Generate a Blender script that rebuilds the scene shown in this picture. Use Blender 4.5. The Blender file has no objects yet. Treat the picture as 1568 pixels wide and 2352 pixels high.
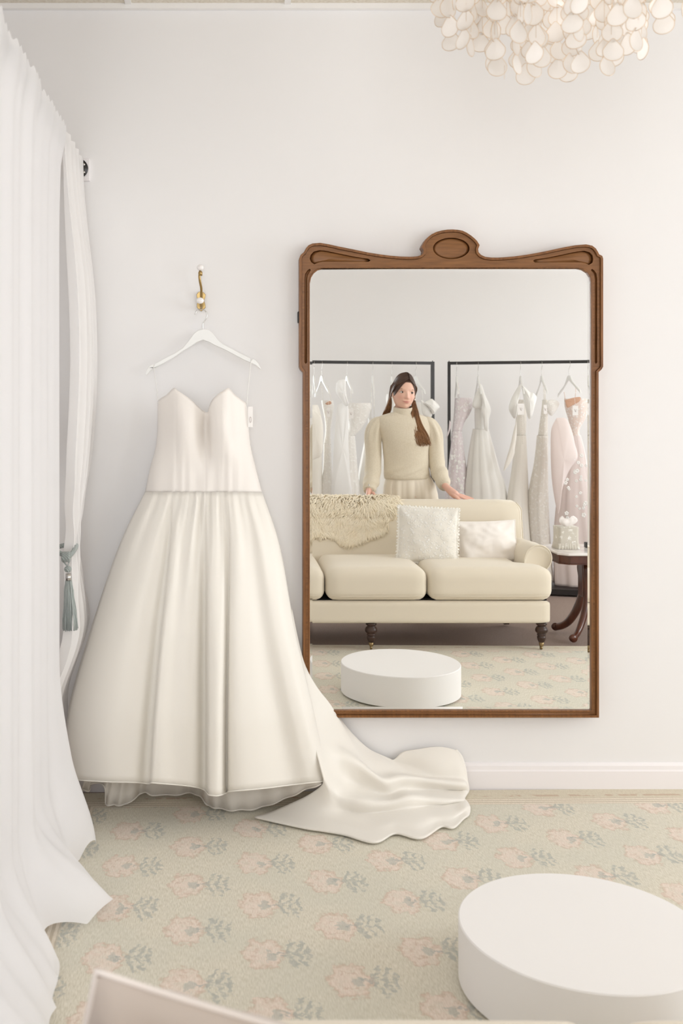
import bpy, bmesh, math, random
from mathutils import Vector, Matrix, geometry, noise
PI = math.pi
rnd = random.Random(7)
SC = bpy.context.scene
COL = SC.collection

# ------------------------------------------------------------------ survey of the room
F, U0, V0, D, H = 2380.6, 523.6, 946.2, 4.0, 1.45     # focal length in pixels, principal point, wall distance, eye height
GY = -0.035                                            # plane of the looking glass


def W(u, v, d):
    """photo pixel + distance from the camera -> point in the room (seen directly)"""
    return Vector(((u - U0) * d / F, d - D, H - (v - V0) * d / F))


def M(u, v, d):
    """photo pixel + length of the folded path -> point in the room (seen in the mirror)"""
    return Vector(((u - U0) * d / F, -(d - D - 2 * GY), H - (v - V0) * d / F))


def YM(d):
    return -(d - D - 2 * GY)


# ------------------------------------------------------------------ small toolkit
def lin(c):
    return tuple(((x / 255) / 12.92 if x / 255 <= 0.04045 else ((x / 255 + 0.055) / 1.055) ** 2.4) for x in c)


class MB:
    def __init__(self):
        self.v, self.f, self.m = [], [], []

    def add(self, vs, fs, mi=0):
        o = len(self.v)
        self.v += [tuple(p) for p in vs]
        self.f += [tuple(i + o for i in q) for q in fs]
        self.m += [mi] * len(fs)
        return self

    def grid(self, fn, nu, nv, cu=False, cv=False, mi=0):
        vs = [fn(i / nu, j / nv) for j in range(nv + (0 if cv else 1)) for i in range(nu + (0 if cu else 1))]
        w = nu + (0 if cu else 1)
        h = nv + (0 if cv else 1)
        fs = []
        for j in range(nv):
            for i in range(nu):
                a, b = i, (i + 1) % w
                c, d = j, (j + 1) % h
                fs.append((c * w + a, c * w + b, d * w + b, d * w + a))
        return self.add(vs, fs, mi)

    def box(self, lo, hi, mi=0):
        (a, b, c), (d, e, f) = lo, hi
        vs = [(a, b, c), (d, b, c), (d, e, c), (a, e, c), (a, b, f), (d, b, f), (d, e, f), (a, e, f)]
        return self.add(vs, [(0, 3, 2, 1), (4, 5, 6, 7), (0, 1, 5, 4), (1, 2, 6, 5), (2, 3, 7, 6), (3, 0, 4, 7)], mi)

    def rings(self, rs, closed=True, cap0=True, cap1=True, mi=0):
        n = len(rs[0])
        vs = [p for r in rs for p in r]
        fs = []
        for j in range(len(rs) - 1):
            for i in range(n if closed else n - 1):
                k = (i + 1) % n
                fs.append((j * n + i, j * n + k, (j + 1) * n + k, (j + 1) * n + i))
        if cap0 and closed:
            fs.append(tuple(range(n - 1, -1, -1)))
        if cap1 and closed:
            o = (len(rs) - 1) * n
            fs.append(tuple(range(o, o + n)))
        return self.add(vs, fs, mi)

    def tube(self, pts, r, n=8, flat=1.0, mi=0, up=(0, 0, 1), cap=True):
        pts = [Vector(p) for p in pts]
        rs = []
        N = len(pts)
        prev = None
        for i, p in enumerate(pts):
            t = (pts[min(i + 1, N - 1)] - pts[max(i - 1, 0)])
            t = t.normalized() if t.length > 1e-9 else Vector((0, 0, 1))
            if prev is None:
                u = Vector(up)
                if abs(u.dot(t)) > 0.95:
                    u = Vector((1, 0, 0))
                a = (u - t * u.dot(t)).normalized()
            else:
                a = (prev - t * prev.dot(t))
                a = a.normalized() if a.length > 1e-6 else Vector((1, 0, 0))
            prev = a
            b = t.cross(a)
            rr = r[i] if isinstance(r, (list, tuple)) else r
            rs.append([p + a * (rr * math.cos(2 * PI * k / n)) + b * (rr * flat * math.sin(2 * PI * k / n)) for k in range(n)])
        return self.rings(rs, cap0=cap, cap1=cap, mi=mi)

    def lathe(self, prof, c=(0, 0, 0), n=24, mi=0):
        rs = [[(c[0] + r * math.cos(2 * PI * k / n), c[1] + r * math.sin(2 * PI * k / n), c[2] + z) for k in range(n)] for r, z in prof]
        return self.rings(rs, mi=mi)

    def ball(self, c, r, n=12, mi=0):
        rx, ry, rz = r if isinstance(r, (list, tuple)) else (r, r, r)
        m = max(4, n // 2)
        rs = []
        for j in range(m + 1):
            a = -PI / 2 + PI * (j + 0.0) / m
            a = max(-PI / 2 + 0.02, min(PI / 2 - 0.02, a))
            rs.append([(c[0] + rx * math.cos(a) * math.cos(2 * PI * k / n), c[1] + ry * math.cos(a) * math.sin(2 * PI * k / n), c[2] + rz * math.sin(a)) for k in range(n)])
        return self.rings(rs, mi=mi)

    def plate(self, outer, holes, y0, y1, axis='y', mi=0):
        """flat board with holes: outlines in (a, b), thickness between y0 (back) and y1 (front)"""
        def P(a, b, t):
            return (a, t, b) if axis == 'y' else ((a, b, t) if axis == 'z' else (t, a, b))
        loops = [outer] + list(holes)
        flat = [p for l in loops for p in l]
        tris = geometry.tessellate_polygon([[Vector((a, b, 0)) for a, b in l] for l in loops])
        n = len(flat)
        vs = [P(a, b, y1) for a, b in flat] + [P(a, b, y0) for a, b in flat]
        fs = [tuple(t) for t in tris] + [tuple(i + n for i in reversed(t)) for t in tris]
        o = 0
        for l in loops:
            k = len(l)
            for i in range(k):
                a, b = o + i, o + (i + 1) % k
                fs.append((a, b, b + n, a + n))
            o += k
        return self.add(vs, fs, mi)


def rootloc(o):
    l = Vector((0, 0, 0))
    while o is not None:
        l += o.location
        o = o.parent
    return l


def obj(name, mb, mat, parent=None, smooth=True, world=True, loc=None):
    """link a mesh builder as ONE object; world=True: its vertices are room coordinates"""
    me = bpy.data.meshes.new(name)
    off = Vector(loc) if loc is not None else Vector((0, 0, 0))
    base = rootloc(parent) if parent is not None else Vector((0, 0, 0))
    sh = (off if parent is None else base) if world else Vector((0, 0, 0))
    me.from_pydata([(x - sh.x, y - sh.y, z - sh.z) for x, y, z in mb.v], [], mb.f)
    for m in (mat if isinstance(mat, (list, tuple)) else [mat]):
        me.materials.append(m)
    if any(mb.m):
        me.polygons.foreach_set('material_index', mb.m)
    bm = bmesh.new()
    bm.from_mesh(me)
    bmesh.ops.recalc_face_normals(bm, faces=bm.faces)
    bm.to_mesh(me)
    bm.free()
    me.polygons.foreach_set('use_smooth', [smooth] * len(me.polygons))
    me.update()
    o = bpy.data.objects.new(name, me)
    COL.objects.link(o)
    if parent is not None:
        o.parent = parent
    elif loc is not None:
        o.location = off
    return o


def tag(o, label=None, cat=None, group=None, kind=None):
    if label:
        o['label'] = label
    if cat:
        o['category'] = cat
    if group:
        o['group'] = group
    if kind:
        o['kind'] = kind
    return o


def thing(name, label, cat, loc=(0, 0, 0), rz=0, group=None):
    o = bpy.data.objects.new(name, None)
    o.empty_display_size = 0.05
    COL.objects.link(o)
    o.location = loc
    o.rotation_euler = (0, 0, rz)
    return tag(o, label, cat, group)


def struct(name, mb, mat, parent=None, smooth=False, label=None):
    o = obj(name, mb, mat, parent, smooth)
    if parent is None:
        tag(o, label, None, None, 'structure')
    return o


def dup(root, loc, rz, label, group=None):
    r = root.copy()
    COL.objects.link(r)
    r.location = loc
    r.rotation_euler = (0, 0, rz)
    r['label'] = label
    if group:
        r['group'] = group
    for ch in list(root.children):
        c = ch.copy()
        COL.objects.link(c)
        c.parent = r
        for g in ch.children:
            d = g.copy()
            COL.objects.link(d)
            d.parent = c
    return r


def mod(o, kind, **kw):
    m = o.modifiers.new(kind.lower(), kind)
    for k, v in kw.items():
        setattr(m, k, v)
    return m


def bevel(o, w, seg=2, ang=40):
    return mod(o, 'BEVEL', width=w, segments=seg, limit_method='ANGLE', angle_limit=math.radians(ang))


def bake(o):
    """replace the mesh by its modified shape"""
    dg = bpy.context.evaluated_depsgraph_get()
    me = bpy.data.meshes.new_from_object(o.evaluated_get(dg))
    o.modifiers.clear()
    old = o.data
    o.data = me
    bpy.data.meshes.remove(old)
    return o


def crs(pts, sub):
    """catmull-rom through points (tuples of any length)"""
    n = len(pts)
    out = []
    for i in range(n - 1):
        p0, p1, p2, p3 = pts[max(i - 1, 0)], pts[i], pts[i + 1], pts[min(i + 2, n - 1)]
        for k in range(sub):
            t = k / sub
            t2, t3 = t * t, t * t * t
            out.append(tuple(0.5 * (2 * b + (c - a) * t + (2 * a - 5 * b + 4 * c - d) * t2 + (3 * b - a - 3 * c + d) * t3) for a, b, c, d in zip(p0, p1, p2, p3)))
    out.append(tuple(pts[-1]))
    return out


def loft(P, a, b):
    """rows of points -> finely divided rows"""
    rows = [crs([tuple(p) for p in r], b) for r in P]
    cols = [crs([r[j] for r in rows], a) for j in range(len(rows[0]))]
    return [[c[i] for c in cols] for i in range(len(cols[0]))]


def sheet(mb, rows, mi=0):
    return mb.rings(rows, closed=False, mi=mi)


def sm(a, b, x):
    t = max(0.0, min(1.0, (x - a) / (b - a)))
    return t * t * (3 - 2 * t)


def interp(tab, x):
    if x <= tab[0][0]:
        return tab[0][1]
    for (a, p), (b, q) in zip(tab, tab[1:]):
        if x <= b:
            return p + (q - p) * (x - a) / (b - a)
    return tab[-1][1]


# ------------------------------------------------------------------ materials
def mat(name, rgb, rough=0.6, metal=0.0, spec=0.5, sheen=0.0, bump=None, var=None, coat=0.0, trans=None, alpha=None, sss=0.0):
    m = bpy.data.materials.new(name)
    m.use_nodes = True
    nt = m.node_tree
    b = nt.nodes['Principled BSDF']
    c = lin(rgb) + (1,)
    b.inputs['Base Color'].default_value = c
    b.inputs['Roughness'].default_value = rough
    b.inputs['Metallic'].default_value = metal
    b.inputs['Specular IOR Level'].default_value = spec
    b.inputs['Sheen Weight'].default_value = sheen
    b.inputs['Coat Weight'].default_value = coat
    if sss:
        b.inputs['Subsurface Weight'].default_value = sss
        b.inputs['Subsurface Radius'].default_value = (0.01, 0.004, 0.002)
        b.inputs['Subsurface Scale'].default_value = 1.0
    tc = nt.nodes.new('ShaderNodeTexCoord')
    if var:                                            # (scale, amount, stretch, second colour)
        n = nt.nodes.new('ShaderNodeTexNoise')
        n.inputs['Scale'].default_value = var[0]
        n.inputs['Detail'].default_value = 4
        mp = nt.nodes.new('ShaderNodeMapping')
        mp.inputs['Scale'].default_value = var[2]
        nt.links.new(tc.outputs['Object'], mp.inputs['Vector'])
        nt.links.new(mp.outputs['Vector'], n.inputs['Vector'])
        r = nt.nodes.new('ShaderNodeValToRGB')
        r.color_ramp.elements[0].position = 0.5 - var[1]
        r.color_ramp.elements[1].position = 0.5 + var[1]
        r.color_ramp.elements[0].color = lin(var[3]) + (1,)
        r.color_ramp.elements[1].color = c
        nt.links.new(n.outputs['Fac'], r.inputs['Fac'])
        nt.links.new(r.outputs['Color'], b.inputs['Base Color'])
    if bump:                                           # (kind, scale, strength, distance, stretch)
        if bump[0] == 'wave':
            n = nt.nodes.new('ShaderNodeTexWave')
            n.bands_direction = bump[5] if len(bump) > 5 else 'X'
            n.inputs['Distortion'].default_value = 0.6
        elif bump[0] == 'vor':
            n = nt.nodes.new('ShaderNodeTexVoronoi')
        else:
            n = nt.nodes.new('ShaderNodeTexNoise')
            n.inputs['Detail'].default_value = 5
        n.inputs['Scale'].default_value = bump[1]
        mp = nt.nodes.new('ShaderNodeMapping')
        mp.inputs['Scale'].default_value = bump[4] if len(bump) > 4 else (1, 1, 1)
        nt.links.new(tc.outputs['Object'], mp.inputs['Vector'])
        nt.links.new(mp.outputs['Vector'], n.inputs['Vector'])
        bp = nt.nodes.new('ShaderNodeBump')
        bp.inputs['Strength'].default_value = bump[2]
        bp.inputs['Distance'].default_value = bump[3]
        nt.links.new(n.outputs[0], bp.inputs['Height'])
        nt.links.new(bp.outputs['Normal'], b.inputs['Normal'])
    out = nt.nodes['Material Output']
    last = b.outputs[0]
    if trans:                                          # share of light passing through the cloth
        t = nt.nodes.new('ShaderNodeBsdfTranslucent')
        t.inputs['Color'].default_value = c
        mx = nt.nodes.new('ShaderNodeMixShader')
        mx.inputs[0].default_value = trans
        nt.links.new(last, mx.inputs[1])
        nt.links.new(t.outputs[0], mx.inputs[2])
        last = mx.outputs[0]
    if alpha:                                          # openness of the weave
        t = nt.nodes.new('ShaderNodeBsdfTransparent')
        mx = nt.nodes.new('ShaderNodeMixShader')
        mx.inputs[0].default_value = alpha
        nt.links.new(last, mx.inputs[1])
        nt.links.new(t.outputs[0], mx.inputs[2])
        last = mx.outputs[0]
    nt.links.new(last, out.inputs['Surface'])
    return m


def lace(name, ground, motif, scale, openness=0.35, thr=0.52, bumpd=0.002):
    """embroidered net: raised thread flowers on an open ground"""
    m = mat(name, ground, 0.8, sheen=0.2)
    nt = m.node_tree
    N, L = nt.nodes, nt.links
    b = N['Principled BSDF']
    tc = N.new('ShaderNodeTexCoord')
    nz = N.new('ShaderNodeTexNoise')
    scale *= 1.7
    nz.inputs['Scale'].default_value = scale * 0.9
    L.new(tc.outputs['Object'], nz.inputs['Vector'])
    ad = N.new('ShaderNodeVectorMath')
    ad.operation = 'MULTIPLY_ADD'
    ad.inputs[1].default_value = (1.4 / scale, 1.4 / scale, 1.4 / scale)
    L.new(nz.outputs['Color'], ad.inputs[0])
    L.new(tc.outputs['Object'], ad.inputs[2])
    vo = N.new('ShaderNodeTexVoronoi')
    vo.inputs['Scale'].default_value = scale
    L.new(ad.outputs[0], vo.inputs['Vector'])
    v2 = N.new('ShaderNodeTexVoronoi')
    v2.inputs['Scale'].default_value = scale * 3.1
    L.new(ad.outputs[0], v2.inputs['Vector'])
    mi = N.new('ShaderNodeMath')
    mi.operation = 'MULTIPLY_ADD'
    L.new(v2.outputs['Distance'], mi.inputs[0])
    mi.inputs[1].default_value = 0.45
    L.new(vo.outputs['Distance'], mi.inputs[2])
    rp = N.new('ShaderNodeValToRGB')
    rp.color_ramp.elements[0].position = thr - .10
    rp.color_ramp.elements[1].position = thr + 0.16
    rp.color_ramp.elements[0].color = (1, 1, 1, 1)
    rp.color_ramp.elements[1].color = (0, 0, 0, 1)
    L.new(mi.outputs[0], rp.inputs['Fac'])
    mx = N.new('ShaderNodeMixRGB')
    mx.inputs[1].default_value = lin(ground) + (1,)
    mx.inputs[2].default_value = lin(motif) + (1,)
    L.new(rp.outputs['Color'], mx.inputs[0])
    L.new(mx.outputs[0], b.inputs['Base Color'])
    bp = N.new('ShaderNodeBump')
    bp.inputs['Strength'].default_value = 0.8
    bp.inputs['Distance'].default_value = bumpd
    L.new(rp.outputs['Color'], bp.inputs['Height'])
    L.new(bp.outputs['Normal'], b.inputs['Normal'])
    if openness:
        t = N.new('ShaderNodeBsdfTransparent')
        ms = N.new('ShaderNodeMixShader')
        k = N.new('ShaderNodeMath')
        k.operation = 'MULTIPLY_ADD'
        L.new(rp.outputs['Color'], k.inputs[0])
        k.inputs[1].default_value = -openness
        k.inputs[2].default_value = openness
        L.new(k.outputs[0], ms.inputs[0])
        L.new(b.outputs[0], ms.inputs[1])
        L.new(t.outputs[0], ms.inputs[2])
        L.new(ms.outputs[0], N['Material Output'].inputs['Surface'])
    return m


def emit(name, rgb, s):
    m = bpy.data.materials.new(name)
    m.use_nodes = True
    nt = m.node_tree
    e = nt.nodes.new('ShaderNodeEmission')
    e.inputs[0].default_value = lin(rgb) + (1,)
    e.inputs[1].default_value = s
    nt.links.new(e.outputs[0], nt.nodes['Material Output'].inputs['Surface'])
    return m


def mirror_mat():
    m = bpy.data.materials.new('silvered glass')
    m.use_nodes = True
    nt = m.node_tree
    g = nt.nodes.new('ShaderNodeBsdfGlossy')
    g.inputs['Color'].default_value = (0.955, 0.965, 0.955, 1)
    g.inputs['Roughness'].default_value = 0.0
    nt.links.new(g.outputs[0], nt.nodes['Material Output'].inputs['Surface'])
    return m


def pane_mat():
    m = bpy.data.materials.new('window glass')
    m.use_nodes = True
    nt = m.node_tree
    g = nt.nodes.new('ShaderNodeBsdfGlossy')
    g.inputs['Roughness'].default_value = 0.0
    t = nt.nodes.new('ShaderNodeBsdfTransparent')
    mx = nt.nodes.new('ShaderNodeMixShader')
    mx.inputs[0].default_value = 0.06
    nt.links.new(t.outputs[0], mx.inputs[1])
    nt.links.new(g.outputs[0], mx.inputs[2])
    nt.links.new(mx.outputs[0], nt.nodes['Material Output'].inputs['Surface'])
    return m


WALL = mat('wall paint', (239, 237.5, 237.5), 0.75, spec=0.25, bump=('noise', 220, 0.05, 0.001))
TRIM = mat('trim paint', (243, 239, 240), 0.45, spec=0.4)
TILE = mat('ceiling tile', (233, 227, 216), 0.9, spec=0.1, var=(90, 0.18, (1, 1, 1), (214, 205, 190)), bump=('noise', 120, 0.4, 0.003))
TBAR = mat('ceiling grid metal', (240, 238, 236), 0.4)
CARPET = mat('taupe carpet', (178, 158, 147), 0.95, spec=0.05, sheen=0.1, var=(260, 0.2, (1, 1, 1), (132, 112, 102)), bump=('noise', 400, 0.9, 0.006))
WHITE = mat('white lacquer', (243, 241, 240), 0.5, spec=0.3)
WOOD = mat('walnut', (146, 98, 56), 0.38, spec=0.4, var=(9, 0.28, (14, 3, 1.2), (106, 68, 37)), bump=('noise', 40, 0.12, 0.001, (10, 2, 1)))
WOODH = mat('walnut crest', (146, 100, 58), 0.38, spec=0.4, var=(9, 0.3, (1.2, 3, 14), (112, 73, 40)), bump=('noise', 40, 0.12, 0.001, (1, 2, 10)))
SILVER = mirror_mat()
BLACK = mat('black metal', (40, 37, 36), 0.4, spec=0.5)
CHROME = mat('chrome wire', (205, 203, 200), 0.25, metal=1.0)
BRASS = mat('aged brass', (168, 142, 94), 0.3, metal=0.9, bump=('noise', 60, 0.2, 0.001))
PORC = mat('white porcelain', (242, 238, 236), 0.15, coat=0.5)
SATIN = mat('ivory satin', (252, 248, 241), 0.42, spec=0.35, sheen=0.25, bump=('noise', 900, 0.05, 0.0005), trans=0.2)
SATINB = mat('ivory satin bodice', (252, 247, 242), 0.5, spec=0.3, sheen=0.25, bump=('noise', 500, 0.08, 0.0006), trans=0.18)
LINING = mat('pale lining', (248, 243, 236), 0.55, trans=0.35)
HANGW = mat('white hanger paint', (240, 240, 238), 0.4)
CARD = mat('white card', (247, 244, 242), 0.6)
PRINT = mat('grey printing ink', (212, 202, 199), 0.7)
SHEER = mat('sheer voile', (249, 248, 249), 0.8, spec=0.05, sheen=0.2, trans=0.35, alpha=0.05)
SHEER2 = mat('tied voile', (250, 248, 247), 0.7, spec=0.1, sheen=0.3, trans=0.35, alpha=0.05)
CORD = mat('sage blue cord', (164, 172, 169), 0.5, sheen=0.4, bump=('wave', 60, 0.8, 0.003, (1, 1, 1), 'DIAGONAL'))
FRINGE = mat('sage blue fringe', (168, 176, 173), 0.4, sheen=0.5)
CAPIZ = mat('capiz shell', (253, 251, 249), 0.25, spec=0.5, coat=0.3, trans=0.7, var=(14, 0.3, (1, 1, 1), (249, 246, 242)))
RIM = mat('gilt shell rim', (222, 202, 178), 0.4, metal=0.3)
LINEN = mat('cream linen', (230, 220, 202), 0.85, spec=0.1, sheen=0.3, bump=('noise', 700, 0.15, 0.0008))
DARKWOOD = mat('dark turned wood', (72, 48, 38), 0.35, var=(12, 0.3, (3, 3, 1), (44, 28, 22)))
MAHOG = mat('mahogany', (104, 56, 36), 0.28, coat=0.3, var=(10, 0.3, (3, 3, 1), (62, 30, 20)))
MARBLE = mat('white marble', (240, 236, 234), 0.2, coat=0.4, var=(8, 0.12, (1, 1, 1), (222, 215, 212)))
BRONZE = mat('caster brass', (150, 128, 92), 0.35, metal=0.8)
DECKBLACK = mat('black webbing', (24, 23, 26), 0.9)
FLEECE = mat('sheepskin wool', (255, 246, 227), 0.85, sheen=0.3, var=(18, 0.3, (1, 1, 1), (252, 239, 213)), trans=.1)
HIDE = mat('sheepskin hide', (150, 112, 72), 0.8)
LACEP = lace('crochet lace cushion cloth', (238, 234, 226), (252, 250, 246), 30, 0.0, 0.5, 0.003)
LACEEDGE = mat('lace edging', (250, 247, 240), 0.8)
COTTON = mat('white cotton', (244, 238, 233), 0.8, sheen=0.2, bump=('noise', 500, 0.1, 0.0006))
PILLOWG = mat('stone linen', (194, 181, 171), 0.85, sheen=0.3, bump=('noise', 400, 0.2, 0.001))
PILLOWE = mat('pale linen piping', (232, 222, 216), 0.85, sheen=0.3)
SKIN = mat('skin', (226, 178, 158), 0.5, spec=0.35, sss=0.08)
KNIT = mat('ribbed wool knit', (230, 220, 201), 0.9, spec=0.05, sheen=0.4, bump=('wave', 58, 0.4, 0.003), var=(120, 0.3, (1, 1, 1), (218, 206, 184)))
TROUSER = mat('cream trousers', (234, 224, 208), 0.8, sheen=0.2, bump=('noise', 500, 0.1, 0.0006))
HAIR = None
EYEW = mat('eye white', (236, 228, 222), 0.2)
IRIS = mat('brown iris', (62, 40, 32), 0.15, coat=0.6)
BROW = mat('brow hair', (128, 88, 66), 0.7)
PEARL = mat('pearl', (244, 238, 228), 0.15, coat=0.6)
LEATHER = mat('pale watch strap', (226, 210, 198), 0.5)
SHOE = mat('tan shoe leather', (176, 140, 108), 0.5)
FLORAL = lace('grey floral box fabric', (206, 200, 188), (246, 244, 239), 17, 0.0, 0.42, 0.001)
TISSUE = mat('tissue', (248, 244, 242), 0.9, trans=0.3)
TULLE = mat('ivory tulle', (253, 251, 247), 0.85, spec=0.05, trans=0.2, alpha=0.04)
TULLEW = mat('white tulle', (252, 251, 250), 0.85, spec=0.05, trans=0.3, alpha=0.2)
BLUSH = mat('blush organza', (249, 239, 236), 0.7, spec=0.15, trans=0.25, alpha=0.05)
MAUVE = mat('mauve tulle', (243, 235, 237), 0.8, spec=0.05, trans=0.25, alpha=0.1)
WSATIN = mat('white satin', (253, 252, 249), 0.4, sheen=0.25, trans=0.12)
CREPE = mat('ivory crepe', (252, 248, 241), 0.75, sheen=0.2, trans=0.1)
LACEW = lace('white beaded lace', (247, 244, 240), (253, 252, 249), 26, 0.05)
LACEM = lace('mauve lace', (238, 228, 231), (250, 247, 246), 22, 0.06)
LACEC = lace('champagne lace', (244, 239, 231), (251, 248, 243), 24, 0.05)
LACEB = lace('blush lace', (244, 228, 219), (252, 248, 245), 26, 0.05)
NUDE = mat('nude cup lining', (206, 164, 138), 0.7)


def rug_mat():
    m = bpy.data.materials.new('floral wool rug')
    m.use_nodes = True
    nt = m.node_tree
    N, L = nt.nodes, nt.links
    b = N['Principled BSDF']
    b.inputs['Roughness'].default_value = 0.95
    b.inputs['Specular IOR Level'].default_value = 0.08
    b.inputs['Sheen Weight'].default_value = 0.2

    def math_(op, a, c=None, e=None):
        n = N.new('ShaderNodeMath')
        n.operation = op
        for i, x in enumerate((a, c, e)):
            if x is None:
                continue
            if isinstance(x, (int, float)):
                n.inputs[i].default_value = x
            else:
                L.new(x, n.inputs[i])
        return n.outputs[0]

    def mixc(f, a, c):
        n = N.new('ShaderNodeMixRGB')
        L.new(f, n.inputs[0])
        for i, x in ((1, a), (2, c)):
            if isinstance(x, tuple):
                n.inputs[i].default_value = lin(x) + (1,)
            else:
                L.new(x, n.inputs[i])
        return n.outputs[0]

    def noise_(scale, vec, detail=3):
        n = N.new('ShaderNodeTexNoise')
        n.inputs['Scale'].default_value = scale
        n.inputs['Detail'].default_value = detail
        L.new(vec, n.inputs['Vector'])
        return n

    def step(x, a, c):                                  # smoothstep
        n = N.new('ShaderNodeMapRange')
        n.interpolation_type = 'SMOOTHSTEP'
        n.inputs[1].default_value = a
        n.inputs[2].default_value = c
        L.new(x, n.inputs[0])
        return n.outputs[0]

    tc = N.new('ShaderNodeTexCoord')
    P = tc.outputs['Object']
    wob = noise_(48, P, 4)
    sp = N.new('ShaderNodeSeparateXYZ')
    L.new(P, sp.inputs[0])
    sw = N.new('ShaderNodeSeparateXYZ')
    L.new(wob.outputs['Color'], sw.inputs[0])
    x = math_('ADD', sp.outputs[0], math_('MULTIPLY', math_('SUBTRACT', sw.outputs[0], 0.5), 0.045))
    y = math_('ADD', sp.outputs[1], math_('MULTIPLY', math_('SUBTRACT', sw.outputs[1], 0.5), 0.08))
    lx = math_('DIVIDE', math_('ADD', x, 0.44), 0.2125)
    col = math_('FLOOR', lx)
    fx = math_('MULTIPLY', math_('SUBTRACT', math_('SUBTRACT', lx, col), 0.4), 0.2125)
    odd = math_('FLOORED_MODULO', col, 2)
    ly = math_('ADD', math_('DIVIDE', math_('ADD', y, math_('ADD', 0.36, math_('MULTIPLY', col, -0.006))), 0.279), math_('MULTIPLY', odd, 0.5))
    fy = math_('MULTIPLY', math_('SUBTRACT', ly, math_('ROUND', ly)), 0.279)
    # blossom
    ax = math_('DIVIDE', fx, 0.058)
    ay = math_('DIVIDE', fy, 0.082)
    r = math_('SQRT', math_('ADD', math_('MULTIPLY', ax, ax), math_('MULTIPLY', ay, ay)))
    th = math_('ARCTAN2', ay, ax)
    rr = math_('SUBTRACT', r, math_('MULTIPLY', math_('COSINE', math_('MULTIPLY', th, 6)), 0.08))
    petal = step(rr, 0.98, 0.86)
    line = math_('MULTIPLY', step(rr, 0.72, 0.88), step(rr, 1.06, 0.92))
    inner = math_('MULTIPLY', step(math_('ABSOLUTE', math_('SUBTRACT', rr, 0.5)), 0.1, 0.03), step(noise_(30, P, 2).outputs['Fac'], 0.42, 0.6))
    cx = math_('DIVIDE', math_('SUBTRACT', fx, 0.02), 0.017)
    cy = math_('DIVIDE', math_('ADD', fy, 0.004), 0.026)
    core = math_('MULTIPLY', step(math_('ADD', math_('MULTIPLY', cx, cx), math_('MULTIPLY', cy, cy)), 1.1, 0.5), 0.5)
    # sprig of leaves
    qx = math_('DIVIDE', math_('SUBTRACT', fx, 0.090), 0.046)
    qy = math_('DIVIDE', fy, 0.078)
    qr = math_('ADD', math_('MULTIPLY', qx, qx), math_('MULTIPLY', qy, qy))
    feather = math_('SINE', math_('ADD', math_('MULTIPLY', math_('ABSOLUTE', fy), -85), math_('MULTIPLY', fx, 235)))
    leaf = math_('MULTIPLY', step(qr, 1.0, 0.7), step(feather, -0.35, 0.35))
    stem = math_('MULTIPLY', step(math_('ABSOLUTE', fy), 0.006, 0.003), math_('MULTIPLY', step(fx, 0.02, 0.03), step(fx, 0.15, 0.14)))
    leaf = math_('MAXIMUM', leaf, stem)
    wear = step(noise_(55, P, 4).outputs['Fac'], 0.3, 0.58)
    leaf = math_('MULTIPLY', leaf, math_('MULTIPLY_ADD', wear, 0.45, 0.15))
    # striated ground
    mp = N.new('ShaderNodeMapping')
    mp.inputs['Scale'].default_value = (1, 0.11, 1)
    mp.inputs['Rotation'].default_value = (0, 0, 0.06)
    L.new(P, mp.inputs['Vector'])
    s1 = noise_(430, mp.outputs[0], 4).outputs['Fac']
    s2 = noise_(3, P, 3).outputs['Fac']
    g = mixc(step(s1, 0.34, 0.66), (206, 199, 180), (228, 222, 207))
    g = mixc(math_('MULTIPLY', step(s2, 0.35, 0.65), 0.35), g, (203, 203, 190))
    c = mixc(math_('MULTIPLY', petal, math_('MULTIPLY_ADD', step(noise_(38, P, 3).outputs['Fac'], 0.3, 0.6), 0.35, 0.4)), g, mixc(step(s1, 0.3, 0.7), (222, 202, 188), (238, 222, 211)))
    c = mixc(math_('MULTIPLY', math_('MULTIPLY', math_('MAXIMUM', line, inner), wear), 0.42), c, (190, 158, 134))
    c = mixc(core, c, (168, 176, 168))
    c = mixc(leaf, c, (158, 164, 160))
    # woven border along the wall edge, and along the far and left edges
    e = math_('MINIMUM', math_('MINIMUM', math_('SUBTRACT', 0.0, sp.outputs[1]), math_('ADD', sp.outputs[0], 0.64)), math_('ADD', sp.outputs[1], 2.5))
    nb = step(e, 0.152, 0.140)
    band = math_('SINE', math_('MULTIPLY', e, 330))
    bc = mixc(step(e, 0.085, 0.095), mixc(math_('MULTIPLY', math_('MULTIPLY', step(math_('ABSOLUTE', math_('SUBTRACT', e, 0.062)), 0.012, 0.006), step(noise_(22, P, 2).outputs['Fac'], 0.48, 0.55)), 0.6), (214, 205, 184), (188, 152, 126)), mixc(step(band, -0.4, 0.4), (204, 192, 172), (232, 222, 206)))
    bc = mixc(math_('MULTIPLY', step(s1, 0.6, 0.35), 0.35), bc, (182, 166, 142))
    c = mixc(nb, c, bc)
    L.new(c, b.inputs['Base Color'])
    bp = N.new('ShaderNodeBump')
    bp.inputs['Strength'].default_value = 0.35
    bp.inputs['Distance'].default_value = 0.003
    L.new(s1, bp.inputs['Height'])
    L.new(bp.outputs[0], b.inputs['Normal'])
    return m


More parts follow.
